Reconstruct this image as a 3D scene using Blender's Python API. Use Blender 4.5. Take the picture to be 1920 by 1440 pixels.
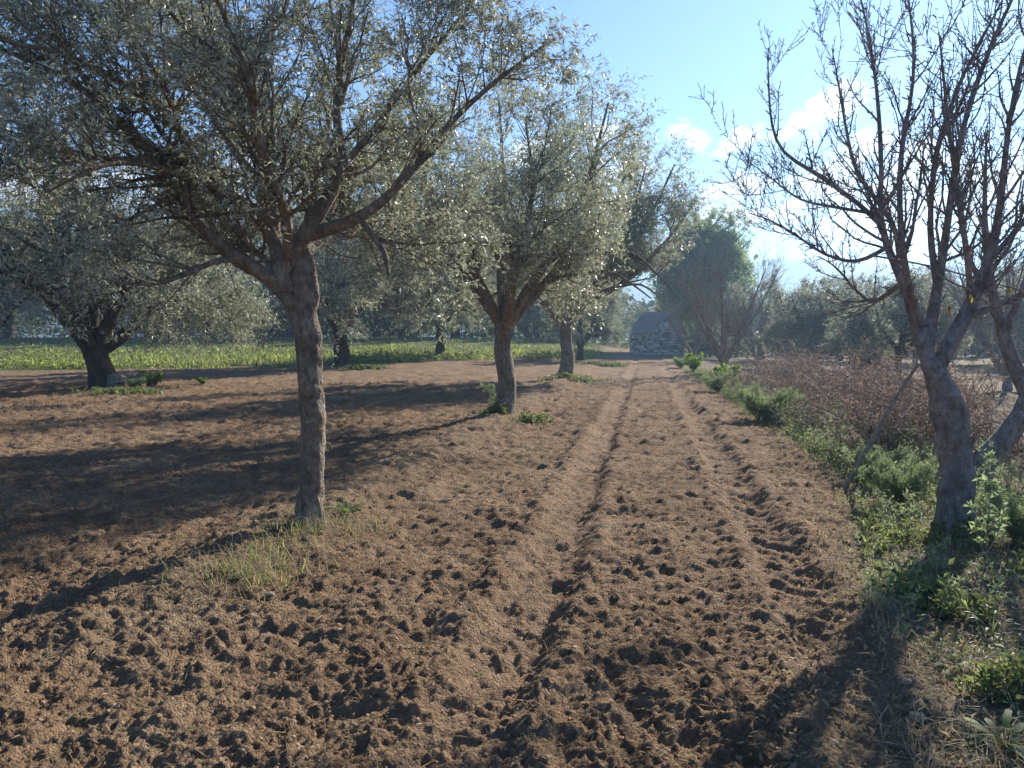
import bpy, math
import numpy as np

# ------------------------------------------------------------------ camera, sky, sun, exposure
S = bpy.context.scene
for o in list(bpy.data.objects): bpy.data.objects.remove(o)
EYE = 1.6
PITCH = math.radians(3.6)
F = 1397.0                                    # focal length in photo pixels
cam_d = bpy.data.cameras.new('camera'); cam = bpy.data.objects.new('camera', cam_d)
S.collection.objects.link(cam); S.camera = cam
cam.location = (0, 0, EYE); cam.rotation_euler = (math.pi/2 - PITCH, 0, 0)
cam_d.sensor_width = 36; cam_d.lens = 36*F/1920; cam_d.clip_start = .05; cam_d.clip_end = 12000

SUN_AZ, SUN_EL = math.radians(35), math.radians(27)
sun_d = bpy.data.lights.new('sun', 'SUN'); sun = bpy.data.objects.new('sun', sun_d)
S.collection.objects.link(sun)
sun_d.energy = 5.0; sun_d.angle = math.radians(.6); sun_d.color = (1, .93, .82)
sun.rotation_euler = (math.pi/2 - SUN_EL, 0, math.pi - SUN_AZ)
S.view_settings.view_transform = 'Standard'; S.view_settings.look = 'None'
S.view_settings.exposure = 1.2; S.view_settings.gamma = 1
S.cycles.max_bounces = 6; S.cycles.diffuse_bounces = 3; S.cycles.transmission_bounces = 4
S.cycles.volume_bounces = 0; S.cycles.use_denoising = True
S.render.film_transparent = False

def pdir(px, py):
    """view direction of a photo pixel as (azimuth, elevation)"""
    x, u = (px-960)/F, (720-py)/F
    y = math.cos(PITCH) + u*math.sin(PITCH); z = -math.sin(PITCH) + u*math.cos(PITCH)
    return math.atan2(x, y), math.atan2(z, math.hypot(x, y))

W = bpy.data.worlds.new('World'); S.world = W; W.use_nodes = True
nt = W.node_tree; N = nt.nodes; Lk = nt.links; N.clear()
def nn(tree, t, **kw):
    n = tree.nodes.new(t)
    for k, v in kw.items(): setattr(n, k, v)
    return n
def mth(tree, op, a, b=None, c=None, clamp=False):
    n = tree.nodes.new('ShaderNodeMath'); n.operation = op; n.use_clamp = clamp
    for i, v in enumerate((a, b, c)):
        if v is None: continue
        if isinstance(v, (int, float)): n.inputs[i].default_value = v
        else: tree.links.new(v, n.inputs[i])
    return n.outputs[0]
sky = nn(nt, 'ShaderNodeTexSky', sky_type='NISHITA', sun_disc=False)
sky.sun_elevation = SUN_EL; sky.sun_rotation = SUN_AZ
sky.air_density = 1.0; sky.dust_density = .15; sky.ozone_density = 4.0
tc = nn(nt, 'ShaderNodeTexCoord'); sx = nn(nt, 'ShaderNodeSeparateXYZ'); Lk.new(tc.outputs['Generated'], sx.inputs[0])
az = mth(nt, 'ARCTAN2', sx.outputs[0], sx.outputs[1]); el = mth(nt, 'ARCSINE', sx.outputs[2])
cx = nn(nt, 'ShaderNodeCombineXYZ'); Lk.new(az, cx.inputs[0]); Lk.new(mth(nt, 'MULTIPLY', el, 1.8), cx.inputs[1])
ns = nn(nt, 'ShaderNodeTexNoise'); ns.inputs['Scale'].default_value = 19; ns.inputs['Detail'].default_value = 10; ns.inputs['Roughness'].default_value = .62
ns.inputs['Distortion'].default_value = .35
Lk.new(cx.outputs[0], ns.inputs['Vector'])
# cumulus puffs: azimuth/elevation centres (from where they stand in the sky), sizes, tilt
blobs = [(1560,205,70,34,.55),(1495,235,50,20,.4),(1385,265,52,22,.5),(1290,258,48,24,-.3),(1130,245,34,32,.6),
         (1385,352,95,24,.12),(1450,395,110,26,.15),(1340,410,60,20,0),(1600,300,80,30,.5),(1560,350,90,34,.3),(1690,330,120,50,.2),
         (1850,350,120,60,.2),(1980,330,120,50,.2),(1650,420,170,36,0),(1160,330,60,30,.2),(1000,280,60,30,.2),(2200,350,170,60,.1),(2500,250,120,50,.4),
         (500,330,160,40,.1),(100,360,150,50,.1),(-400,300,170,60,.2)]
mask = None
for (px, py, sxp, syp, tilt) in blobs:
    a0, e0 = pdir(px, py); ca, sa = math.cos(tilt), math.sin(tilt)
    da = mth(nt, 'SUBTRACT', az, a0); de = mth(nt, 'SUBTRACT', el, e0)
    u = mth(nt, 'ADD', mth(nt, 'MULTIPLY', da, ca*F/sxp), mth(nt, 'MULTIPLY', de, sa*F/sxp))
    v = mth(nt, 'ADD', mth(nt, 'MULTIPLY', da, -sa*F/syp), mth(nt, 'MULTIPLY', de, ca*F/syp))
    r = mth(nt, 'MULTIPLY', mth(nt, 'SQRT', mth(nt, 'ADD', mth(nt, 'MULTIPLY', u, u), mth(nt, 'MULTIPLY', v, v))), .95)
    m = mth(nt, 'SUBTRACT', 1.15, r)
    mask = m if mask is None else mth(nt, 'SMOOTH_MAX', mask, m, .25)
cl = mth(nt, 'ADD', mask, mth(nt, 'MULTIPLY', mth(nt, 'SUBTRACT', ns.outputs[0], .5), 3.2))
cr = nn(nt, 'ShaderNodeMapRange', interpolation_type='SMOOTHSTEP'); Lk.new(cl, cr.inputs[0])
cr.inputs[1].default_value = .1; cr.inputs[2].default_value = .95
cloudamt = mth(nt, 'MULTIPLY', cr.outputs[0], .85)
mixc = nn(nt, 'ShaderNodeMix', data_type='RGBA', clamp_factor=True); Lk.new(cloudamt, mixc.inputs[0])
# sky a touch bluer than the raw model, as the phone records it
tint = nn(nt, 'ShaderNodeMix', data_type='RGBA', blend_type='MULTIPLY'); tint.inputs[0].default_value = 1
Lk.new(sky.outputs[0], tint.inputs[6]); tint.inputs[7].default_value = (.70, .92, 1.18, 1)
Lk.new(tint.outputs[2], mixc.inputs[6]); mixc.inputs[7].default_value = (10.5, 10.8, 11.2, 1)
bg = nn(nt, 'ShaderNodeBackground'); bg.inputs[1].default_value = .060; Lk.new(mixc.outputs[2], bg.inputs[0])
wo = nn(nt, 'ShaderNodeOutputWorld'); Lk.new(bg.outputs[0], wo.inputs[0])

# ------------------------------------------------------------------ helpers
def tag(o, label=None, cat=None, group=None, kind=None):
    for k, v in (('label', label), ('category', cat), ('group', group), ('kind', kind)):
        if v: o[k] = v
    return o
def link(name, me, parent=None):
    o = bpy.data.objects.new(name, me); S.collection.objects.link(o)
    if parent: o.parent = parent
    return o
def empty(name, loc=(0,0,0), rz=0):
    o = link(name, None); o.location = loc; o.rotation_euler = (0,0,rz); o.empty_display_size = .2
    return o
def np_mesh(name, V, Fs, mat, smooth=True, attrs=None, uv=None):
    """V (n,3); Fs list of (m,k) index arrays"""
    me = bpy.data.meshes.new(name)
    V = np.asarray(V, np.float32); me.vertices.add(len(V)); me.vertices.foreach_set('co', V.ravel())
    Fs = [np.asarray(f, np.int32) for f in Fs if len(f)]
    nl = sum(f.size for f in Fs); npoly = sum(len(f) for f in Fs)
    me.loops.add(nl); me.polygons.add(npoly)
    me.loops.foreach_set('vertex_index', np.concatenate([f.ravel() for f in Fs]))
    tot = np.concatenate([np.full(len(f), f.shape[1], np.int32) for f in Fs])
    st = np.concatenate([[0], np.cumsum(tot)[:-1]]).astype(np.int32)
    me.polygons.foreach_set('loop_start', st)
    me.polygons.foreach_set('use_smooth', np.full(npoly, smooth, bool))
    for k, (typ, a) in (attrs or {}).items():
        at = me.attributes.new(k, typ, 'POINT')
        at.data.foreach_set('value' if typ == 'FLOAT' else 'color', np.asarray(a, np.float32).ravel())
    me.update(calc_edges=True); me.validate()
    if mat: me.materials.append(mat)
    return me
def Wp(px, py, Y):
    x, u = (px-960)/F, (720-py)/F
    y = math.cos(PITCH) + u*math.sin(PITCH); z = -math.sin(PITCH) + u*math.cos(PITCH)
    s = Y/y
    return np.array((x*s, Y, EYE + z*s))
def sstep(a, b, x):
    t = np.clip((x-a)/(b-a), 0, 1); return t*t*(3-2*t)
def hsh(ix, iy, seed):
    h = (ix.astype(np.int64)*374761393 + iy.astype(np.int64)*668265263 + seed*1442695041) & 0xffffffff
    h = ((h ^ (h >> 13))*1274126177) & 0xffffffff
    h = (h ^ (h >> 16)) * 2246822519 & 0xffffffff
    return ((h ^ (h >> 15)) & 0xffffff)/float(0x1000000)
def vnoise(x, y, seed=0):
    ix, iy = np.floor(x), np.floor(y); fx, fy = x-ix, y-iy
    fx = fx*fx*(3-2*fx); fy = fy*fy*(3-2*fy)
    a, b = hsh(ix, iy, seed), hsh(ix+1, iy, seed); c, d = hsh(ix, iy+1, seed), hsh(ix+1, iy+1, seed)
    return (a*(1-fx)+b*fx)*(1-fy) + (c*(1-fx)+d*fx)*fy
def fbm(x, y, o=4, seed=0, g=.5):
    s, a, t = 0, 1, 0
    for i in range(o):
        s = s + a*vnoise(x, y, seed+i*17); t += a; a *= g; x = x*2.03+11.3; y = y*2.03+4.7
    return s/t
def lumps(x, y, cell, seed, dens=.75):
    """rounded clods: hemispheres on a jittered grid, in units of cell"""
    x = x/cell; y = y/cell; ix, iy = np.floor(x), np.floor(y); out = np.zeros_like(x)
    for dx in (-1, 0, 1):
        for dy in (-1, 0, 1):
            cxx, cyy = ix+dx, iy+dy
            jx, jy = hsh(cxx, cyy, seed), hsh(cxx, cyy, seed+1); rr = hsh(cxx, cyy, seed+2); on = hsh(cxx, cyy, seed+3) < dens
            R = .22 + .5*rr*rr
            d2 = (x-cxx-jx)**2 + (y-cyy-jy)**2
            out = np.maximum(out, np.where(on, np.sqrt(np.maximum(R*R-d2, 0)), 0))
    return out*cell

def track_c(Y): return .14 + .18*Y
def verge_e(Y):   # x of the edge between tilled strip and weedy verge on the right
    return np.where(Y < 8, -.05 + .46*Y, 2.3 + .165*Y)
def meadow_e(x):   # Y where the tilled soil ends and the meadow starts, on the left
    return 40 + (x+14)*.55
def terrain(x, y):
    z = .10*(fbm(x/7, y/7, 2, 5)-.5)*sstep(2, 12, y)
    z = z + 1.5*sstep(38, 80, y)*sstep(4, -10, x - .14*y)      # the meadow climbs gently on the left
    z = z - .25*sstep(0, 4, x-verge_e(y)-1.5)*sstep(5, 12, y)    # field on the right lies a little lower
    z = z + .14*np.exp(-((x - (-2.9+.175*y))/.5)**2)*sstep(3, 5, y)*sstep(60, 30, y)   # unploughed tree row
    return z
def ground_z(x, y): return float(terrain(np.array([float(x)]), np.array([float(y)]))[0])
def Gp(px, py):
    Y = 10.
    d = Wp(px, py, 1.0) - np.array((0, 0, EYE))
    t = EYE/max(-d[2], 1e-3)
    for _ in range(12):
        g = ground_z(d[0]*t, t); t = .5*t + .5*(EYE-g)/max(-d[2], 1e-3)
    return np.array((d[0]*t, t, ground_z(d[0]*t, t)))
def soil_height(x, y):
    tz = terrain(x, y)
    tc_ = track_c(y) + .16*(fbm(y*.22+3, 0*y, 2, 501)-.5); off = np.abs(x - tc_) - .84
    sd = np.sign(x - tc_)
    rut = np.exp(-(off/.20)**4)
    mid = sstep(.75, .45, np.abs(x-tc_))
    verge = sstep(-.15, .5, x - verge_e(y) + .7*(fbm(x*1.3, y*1.3, 3, 9)-.5))
    mead = sstep(-1.5, 1.5, y - meadow_e(x) + 3*(fbm(x/2, y/2, 2, 31)-.5))*sstep(3, 0, x-.1*y)
    row = np.exp(-((x - (-2.9+.175*y))/.45)**2)*sstep(30, 18, y)*sstep(3.3, 4.2, y)
    rough = (1-.22*rut)*(1-.5*verge)*(1-.8*mead)*(1+.0*mid)
    wx = x + .045*(fbm(x*22, y*22, 3, 71, .6)-.5); wy = y + .045*(fbm(x*22, y*22, 3, 83, .6)-.5)
    cl = .16*lumps(wx, wy, .12, 100, .22) + .20*lumps(wx, wy, .07, 150, .5) + .34*lumps(wx, wy, .042, 200, .85) + .6*lumps(wx, wy, .026, 300, .9) + .5*(fbm(x*38, y*38, 3, 19, .65)-.5)*.03
    patch = .85 + .5*sstep(.35, .65, fbm(x*1.7, y*1.7, 3, 401))
    cl = cl*patch
    bil = np.abs(fbm(wx*7.5, wy*7.5, 5, 441, .66)-.5)*2
    big = .17*(fbm(x*2.6, y*2.6, 6, 41, .66)-.5) + .062*(bil-.2)*(1+1.3*sstep(7, 18, y)) + .08*(fbm(x*1.7, y*3.1, 4, 611, .7)-.5)*sstep(6, 16, y)
    rd = np.abs(fbm(x*5.5, y*5.5, 3, 61, .55)-.5)
    h = (cl*.85 + big)*rough
    fade = sstep(70, 22, y)
    h = h*(.25+.75*fade)
    lug = np.sin((y*1.0 + sd*(x-tc_)*1.1)*2*math.pi/.21)
    pits = np.maximum(fbm(x*4, y*2.6, 2, 91)-.56, 0)
    left = np.where(sd < 0, 1.0, .45); h = h - left*.032*np.exp(-((off+.16+.08*(fbm(y*1.5,0*y,2,61)-.5))/.11)**2)*sstep(2, 4, y)*sstep(.3,.65,fbm(y*1.7, x*3, 3, 77))
    h = h - rut*.05*sstep(2, 4, y) + rut*.013*lug*sstep(25, 8, y) + .035*np.exp(-((off-.28)/.12)**2) + .03*np.exp(-((off+.30)/.10)**2)
    # deep hoof- and tyre-like holes along the near left rut
    h = h - .16*pits*np.exp(-((x-(.30+.05*y))/.38)**2)*sstep(6.5, 4.5, y)
    h = h + .02*(fbm(x*20, y*20, 2, 7)-.5)*verge
    return tz + h, rut, verge, mead, row

# ------------------------------------------------------------------ materials
def new_mat(name):
    m = bpy.data.materials.new(name); m.use_nodes = True; m.node_tree.nodes.clear()
    return m, m.node_tree
def out_(t, sh):
    o = nn(t, 'ShaderNodeOutputMaterial'); t.links.new(sh, o.inputs[0])
def ramp(t, fac, stops):
    r = nn(t, 'ShaderNodeValToRGB'); e = r.color_ramp.elements
    while len(e) < len(stops): e.new(.5)
    for i, (p, c) in enumerate(stops): e[i].position = p; e[i].color = (*c, 1)
    t.links.new(fac, r.inputs[0]); return r.outputs[0]
def noise(t, scale, detail=4, rough=.6, vec=None, dim=None):
    n = nn(t, 'ShaderNodeTexNoise'); n.inputs['Scale'].default_value = scale; n.inputs['Detail'].default_value = detail; n.inputs['Roughness'].default_value = rough
    if vec: t.links.new(vec, n.inputs['Vector'])
    return n.outputs[0]
def mixc_(t, f, a, b, bt='MIX'):
    n = nn(t, 'ShaderNodeMix', data_type='RGBA', blend_type=bt)
    for i, v in ((0, f), (6, a), (7, b)):
        if isinstance(v, (int, float)): n.inputs[i].default_value = v
        elif isinstance(v, tuple): n.inputs[i].default_value = (*v, 1)
        else: t.links.new(v, n.inputs[i])
    return n.outputs[2]
def bump(t, h, strength, dist=.02):
    b = nn(t, 'ShaderNodeBump'); b.inputs['Strength'].default_value = strength; b.inputs['Distance'].default_value = dist
    t.links.new(h, b.inputs['Height']); return b.outputs[0]
def pbsdf(t, col, rough=.9, spec=.2, nrm=None):
    p = nn(t, 'ShaderNodeBsdfPrincipled')
    if isinstance(col, tuple): p.inputs['Base Color'].default_value = (*col, 1)
    else: t.links.new(col, p.inputs['Base Color'])
    p.inputs['Roughness'].default_value = rough; p.inputs['Specular IOR Level'].default_value = spec
    if nrm: t.links.new(nrm, p.inputs['Normal'])
    return p.outputs[0]
def objco(t): return nn(t, 'ShaderNodeTexCoord').outputs['Object']
def attr(t, name, out='Fac'): return nn(t, 'ShaderNodeAttribute', attribute_name=name).outputs[out]

def soil_material():
    m, t = new_mat('tilled_soil'); co = objco(t)
    base = ramp(t, noise(t, .9, 5, .65, co), [(.3, (.25,.162,.10)), (.52, (.345,.235,.15)), (.72, (.43,.315,.21))])
    fine = ramp(t, noise(t, 34, 5, .7, co), [(.3, (.55,.53,.51)), (.7, (1.35,1.32,1.28))])
    c = mixc_(t, 1.0, base, fine, 'MULTIPLY')
    c = mixc_(t, 1.0, c, ramp(t, noise(t, 6, 6, .8, co), [(.35, (.74,.72,.70)), (.65, (1.16,1.15,1.14))]), 'MULTIPLY')
    z = nn(t, 'ShaderNodeSeparateColor'); t.links.new(attr(t, 'zone', 'Color'), z.inputs[0])
    c = mixc_(t, mth(t, 'MULTIPLY', z.outputs[0], .5), c, (.37, .25, .165))                # dusty compacted ruts
    litter = ramp(t, noise(t, 45, 3, .75, co), [(.35, (.15,.115,.075)), (.55, (.31,.25,.165)), (.7, (.50,.44,.33))])
    c = mixc_(t, mth(t, 'MULTIPLY', z.outputs[1], .8), c, litter)                         # leaf litter of the verge
    mead = ramp(t, noise(t, 1.3, 5, .7, co), [(.35, (.07,.10,.03)), (.6, (.16,.18,.06)), (.8, (.26,.23,.12))])
    far_ = c; c = mixc_(t, z.outputs[2], c, mead)
    vo = nn(t, 'ShaderNodeTexVoronoi'); vo.inputs['Scale'].default_value = 26; t.links.new(co, vo.inputs['Vector'])
    sp = mth(t, 'LESS_THAN', vo.outputs['Distance'], .12)
    rnd = nn(t, 'ShaderNodeSeparateColor'); t.links.new(vo.outputs['Color'], rnd.inputs[0])
    sp = mth(t, 'MULTIPLY', sp, mth(t, 'GREATER_THAN', rnd.outputs[0], .84))
    c = mixc_(t, mth(t, 'MULTIPLY', sp, .7), c, (.50, .43, .33))                          # pale grit
    vb = nn(t, 'ShaderNodeTexVoronoi'); vb.inputs['Scale'].default_value = 75; t.links.new(co, vb.inputs['Vector'])
    h = mth(t, 'ADD', noise(t, 70, 6, .8, co), mth(t, 'MULTIPLY', noise(t, 18, 5, .7, co), 1.8)); h = mth(t, 'ADD', h, mth(t, 'MULTIPLY', noise(t, 5, 5, .75, co), 2.2)); h = mth(t, 'SUBTRACT', h, mth(t, 'MULTIPLY', vb.outputs['Distance'], .9))
    out_(t, pbsdf(t, c, .95, .12, bump(t, h, 1.0, .032)))
    return m
def bark_material(name, dark, mid, light, lichen=(.32,.28,.08), la=.62, scale=1.0):
    m, t = new_mat(name); co = objco(t)
    mp = nn(t, 'ShaderNodeMapping'); mp.inputs['Scale'].default_value = (scale, scale, scale*.6); t.links.new(co, mp.inputs[0])
    n1 = noise(t, 22, 6, .7, mp.outputs[0]); n2 = noise(t, 5, 4, .6, mp.outputs[0])
    c = ramp(t, n1, [(.3, dark), (.5, mid), (.72, light)])
    c = mixc_(t, 1, c, ramp(t, n2, [(.35, (.7,.68,.66)), (.65, (1.15,1.15,1.15))]), 'MULTIPLY')
    lf = nn(t, 'ShaderNodeMapRange'); t.links.new(noise(t, 7, 5, .7, co), lf.inputs[0]); lf.inputs[1].default_value = la; lf.inputs[2].default_value = la+.1
    c = mixc_(t, mth(t, 'MULTIPLY', lf.outputs[0], .55), c, lichen)
    vo = nn(t, 'ShaderNodeTexVoronoi', feature='DISTANCE_TO_EDGE'); vo.inputs['Scale'].default_value = 26*scale; t.links.new(mp.outputs[0], vo.inputs['Vector'])
    n3 = noise(t, 3.2, 4, .6, co); c = mixc_(t, mth(t, 'MULTIPLY', mth(t, 'GREATER_THAN', n3, .56), .35), c, (.20,.12,.065))
    h = mth(t, 'ADD', mth(t, 'MINIMUM', mth(t, 'MULTIPLY', vo.outputs[0], 3.0), .5), mth(t, 'MULTIPLY', n1, 1.2))
    out_(t, pbsdf(t, c, .9, .15, bump(t, h, .8, .02)))
    return m
def leaf_material(name, top, under, trans, tf=.3, rough=.45, spec=.5, var=.35):
    """two-sided leaves: a dark upper face, a paler lower face and light passing through"""
    m, t = new_mat(name)
    tone = attr(t, 'tone')
    g = nn(t, 'ShaderNodeNewGeometry')
    k = ramp(t, tone, [(0, (1-var,)*3), (.5, (1,1,1)), (.93, (1+var, 1+var*.97, 1+var*.85)), (1, (1+1.7*var, 1+1.5*var, 1+.9*var))])
    c = mixc_(t, g.outputs['Backfacing'], top, under)
    c = mixc_(t, 1, c, k, 'MULTIPLY')
    p = pbsdf(t, c, rough, spec)
    tr = nn(t, 'ShaderNodeBsdfTranslucent'); t.links.new(mixc_(t, 1, trans, k, 'MULTIPLY'), tr.inputs[0])
    ms = nn(t, 'ShaderNodeMixShader'); ms.inputs[0].default_value = tf
    t.links.new(p, ms.inputs[1]); t.links.new(tr.outputs[0], ms.inputs[2]); out_(t, ms.outputs[0])
    return m
def plain(name, c1, c2, sc=12, rough=.85, bs=.4, bd=.01):
    m, t = new_mat(name); co = objco(t); n = noise(t, sc, 5, .65, co)
    out_(t, pbsdf(t, ramp(t, n, [(.3, c1), (.7, c2)]), rough, .2, bump(t, n, bs, bd))); return m

M_soil = soil_material()
M_bark = bark_material('olive_bark', (.09,.073,.056), (.235,.195,.15), (.42,.37,.30))
M_barkdark = bark_material('old_olive_bark', (.03,.026,.022), (.08,.066,.054), (.16,.14,.115), la=.72)
M_twig = bark_material('olive_twig_bark', (.07,.06,.045), (.14,.12,.09), (.22,.2,.15), lichen=(.36,.30,.08), la=.6)
M_alm = bark_material('almond_bark', (.125,.105,.095), (.285,.25,.23), (.43,.39,.36), lichen=(.26,.25,.16), la=.66)
M_almtwig = bark_material('almond_twig_bark', (.16,.135,.122), (.31,.265,.24), (.42,.37,.34), lichen=(.25,.25,.16), la=.7)
M_olive = leaf_material('olive_leaves', (.14,.155,.105), (.48,.485,.42), (.40,.42,.27), .36, .42, .55, .45)
M_olivefar = leaf_material('distant_olive_leaves', (.14,.16,.11), (.44,.455,.41), (.37,.395,.27), .36, .5, .4, .45)
M_pine = leaf_material('pine_needles', (.10,.145,.075), (.12,.165,.09), (.32,.42,.17), .5, .55, .3)
M_yellow = leaf_material('yellow_autumn_leaves', (.33,.26,.05), (.38,.30,.09), (.50,.38,.07), .4, .5, .3)
M_rust = leaf_material('rusty_autumn_leaves', (.20,.16,.06), (.24,.19,.09), (.30,.23,.08), .35, .6, .2)
M_meadow = leaf_material('meadow_grass', (.15,.19,.06), (.18,.22,.08), (.36,.41,.12), .45, .6, .2, .6)
M_grass = leaf_material('grass', (.12,.15,.06), (.15,.18,.085), (.24,.28,.10), .42, .5, .3, .5)
M_weed = leaf_material('weed_leaves', (.075,.13,.035), (.12,.17,.07), (.28,.42,.05), .45, .62, .2, .4)
M_sage = leaf_material('grey_green_leaves', (.19,.25,.14), (.25,.30,.20), (.38,.46,.22), .45, .6, .3, .3)
M_dry = leaf_material('dry_stalks', (.34,.27,.17), (.38,.31,.21), (.42,.32,.18), .3, .7, .2, .4)
M_brush = leaf_material('dry_bracken', (.19,.145,.12), (.24,.185,.155), (.28,.19,.14), .35, .75, .15, .45)
M_brushstem = plain('dry_bramble_stems', (.20,.15,.125), (.44,.37,.31), 9)
M_stone = plain('field_stone', (.20,.15,.10), (.36,.285,.21), 40)
M_clod = plain('soil_clod', (.25,.16,.098), (.40,.28,.18), 30, .95, .9, .015)
M_stick = plain('grey_weathered_wood', (.16,.13,.10), (.32,.28,.23), 20)

# ------------------------------------------------------------------ ground
def make_ground():
    rows = [2.25]
    while rows[-1] < 26: rows.append(rows[-1] + max(.0075, rows[-1]*.0039))
    while rows[-1] < 140: rows.append(rows[-1]*1.012)
    while rows[-1] < 3000: rows.append(rows[-1]*1.12)
    ks = list(np.arange(0, .76, .0039))
    while ks[-1] < 60: ks.append(ks[-1]*1.13 + .002)
    k = np.array([-a for a in ks[:0:-1]] + ks); y = np.array(rows)
    X = (y[:, None]*k[None, :]); Y = np.repeat(y[:, None], len(k), 1)
    x, yy = X.ravel(), Y.ravel()
    z, rut, verge, mead, row = soil_height(x, yy)
    far = sstep(90, 300, np.hypot(x, yy)); z = z*(1-far) + far*.2
    nr, nc = len(y), len(k)
    i = np.arange(nr-1)[:, None]*nc + np.arange(nc-1)[None, :]
    q = np.stack([i, i+1, i+nc+1, i+nc], -1).reshape(-1, 4)
    mead = np.maximum(mead, sstep(85, 110, yy))
    zone = np.stack([rut, np.clip(verge + .45*row, 0, 1), mead, np.ones_like(x)], -1)
    me = np_mesh('ground', np.stack([x, yy, z], -1), [q], M_soil, True, {'zone': ('FLOAT_COLOR', zone)})
    tag(link('ground', me), kind='structure')
    # the ground behind the camera
    gx = np.linspace(-130, 130, 60); gy = np.concatenate([[-500, -100], np.linspace(-40, 2.27, 60)])
    X, Y = np.meshgrid(gx, gy); x, yy = X.ravel(), Y.ravel()
    z = terrain(x, yy) - .02 + .04*(fbm(x*1.1, yy*1.1, 3, 4)-.5); nc = len(gx); nr = len(gy)
    i = np.arange(nr-1)[:, None]*nc + np.arange(nc-1)[None, :]
    q = np.stack([i, i+1, i+nc+1, i+nc], -1).reshape(-1, 4)
    me = np_mesh('ground', np.stack([x, yy, z], -1), [q], M_soil, True, {'zone': ('FLOAT_COLOR', np.tile((0, 0, 0, 1), (len(x), 1)))})
    tag(link('ground', me), kind='structure')
make_ground()

# ------------------------------------------------------------------ branches and leaves (vectorised)
def nrm(v): return v/np.maximum(np.linalg.norm(v, axis=-1, keepdims=True), 1e-9)
def catmull(P, R, K):
    P = np.asarray(P, float); R = np.asarray(R, float)
    d = np.concatenate([[0], np.cumsum(np.linalg.norm(np.diff(P, axis=0), axis=1))]); d /= d[-1]
    t = np.linspace(0, 1, K)
    out = np.stack([np.interp(t, d, P[:, i]) for i in range(3)], -1)
    for _ in range(2): out[1:-1] = .25*out[:-2] + .5*out[1:-1] + .25*out[2:]
    return out, np.interp(t, d, R)
def tubes(P, R, sides):
    """P (M,K,3) R (M,K) -> verts, quads"""
    M_, K = R.shape
    T = np.empty_like(P); T[:, 1:-1] = P[:, 2:]-P[:, :-2]; T[:, 0] = P[:, 1]-P[:, 0]; T[:, -1] = P[:, -1]-P[:, -2]; T = nrm(T)
    ref = np.zeros_like(P[:, :1]); a = np.abs(T.mean(1, keepdims=True))
    ax = np.argmin(a, -1); np.put_along_axis(ref, ax[..., None], 1.0, -1)
    A = nrm(np.cross(T, ref)); B = np.cross(T, A)
    th = np.arange(sides)/sides*2*math.pi
    V = P[:, :, None] + R[:, :, None, None]*(np.cos(th)[:, None]*A[:, :, None] + np.sin(th)[:, None]*B[:, :, None])
    idx = np.arange(M_*K*sides).reshape(M_, K, sides)
    a, b = idx[:, :-1], idx[:, 1:]
    q = np.stack([a, np.roll(a, -1, 2), np.roll(b, -1, 2), b], -1).reshape(-1, 4)
    return V.reshape(-1, 3), q
def grow(par, n, L, rng, K=6, ang=(35, 65), up=0., wander=.15, tmin=.15, rr=(.45, .7), r0max=1., tip=.3, out=None, outw=0., tip_bias=1.0, rmin=.0012, lt=.5):
    P, R = par; M_, Kp = R.shape
    ln = np.linalg.norm(np.diff(P, axis=1), axis=2).sum(1); pr = ln/ln.sum()
    who = rng.choice(M_, n, p=pr)
    t = tmin + (1-tmin)*rng.random(n)**(1/tip_bias)
    f = t*(Kp-1); i = np.minimum(f.astype(int), Kp-2); u = (f-i)[:, None]
    p0 = P[who, i]*(1-u) + P[who, i+1]*u; T = nrm(P[who, i+1]-P[who, i]); r0 = (R[who, i]*(1-u[:, 0]) + R[who, i+1]*u[:, 0])
    rnd = rng.normal(size=(n, 3)); rnd[:, 2] += .3
    if out is not None: rnd = rnd + outw*nrm(p0-out)
    perp = nrm(rnd - (rnd*T).sum(1, keepdims=True)*T)
    a = np.radians(rng.uniform(*ang, n))[:, None]
    d = np.cos(a)*T + np.sin(a)*perp
    Ln = L*(1-lt*t)*rng.uniform(.55, 1.25, n)
    pts = [p0]; st = (Ln/(K-1))[:, None]
    for k in range(K-1):
        d = nrm(d + wander*rng.normal(size=(n, 3)) + np.array((0, 0, up)))
        pts.append(pts[-1] + d*st)
    PP = np.stack(pts, 1)
    rs = np.minimum(r0*rng.uniform(*rr, n), r0max)
    RR = np.maximum(rs[:, None]*np.linspace(1, tip, K)[None], rmin)
    return PP, RR
def manual(limbs, K=14):
    P, R = zip(*[catmull(p, r, K) for p, r in limbs]); P = np.stack(P); R = np.stack(R)
    w = (np.linspace(1, 0, K)**2)[:, None]
    for i in range(1, len(P)):     # side limbs start on the axis of an earlier limb
        A = P[:i, :-1].reshape(-1, 3); B = P[:i, 1:].reshape(-1, 3); d = B-A
        t = np.clip(((P[i, 0]-A)*d).sum(1)/np.maximum((d*d).sum(1), 1e-9), 0, 1); C = A+d*t[:, None]
        e = np.linalg.norm(C-P[i, 0], axis=1); j = e.argmin()
        if e[j] < .45: P[i] += (C[j]-P[i, 0])*w
    return P, R
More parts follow.
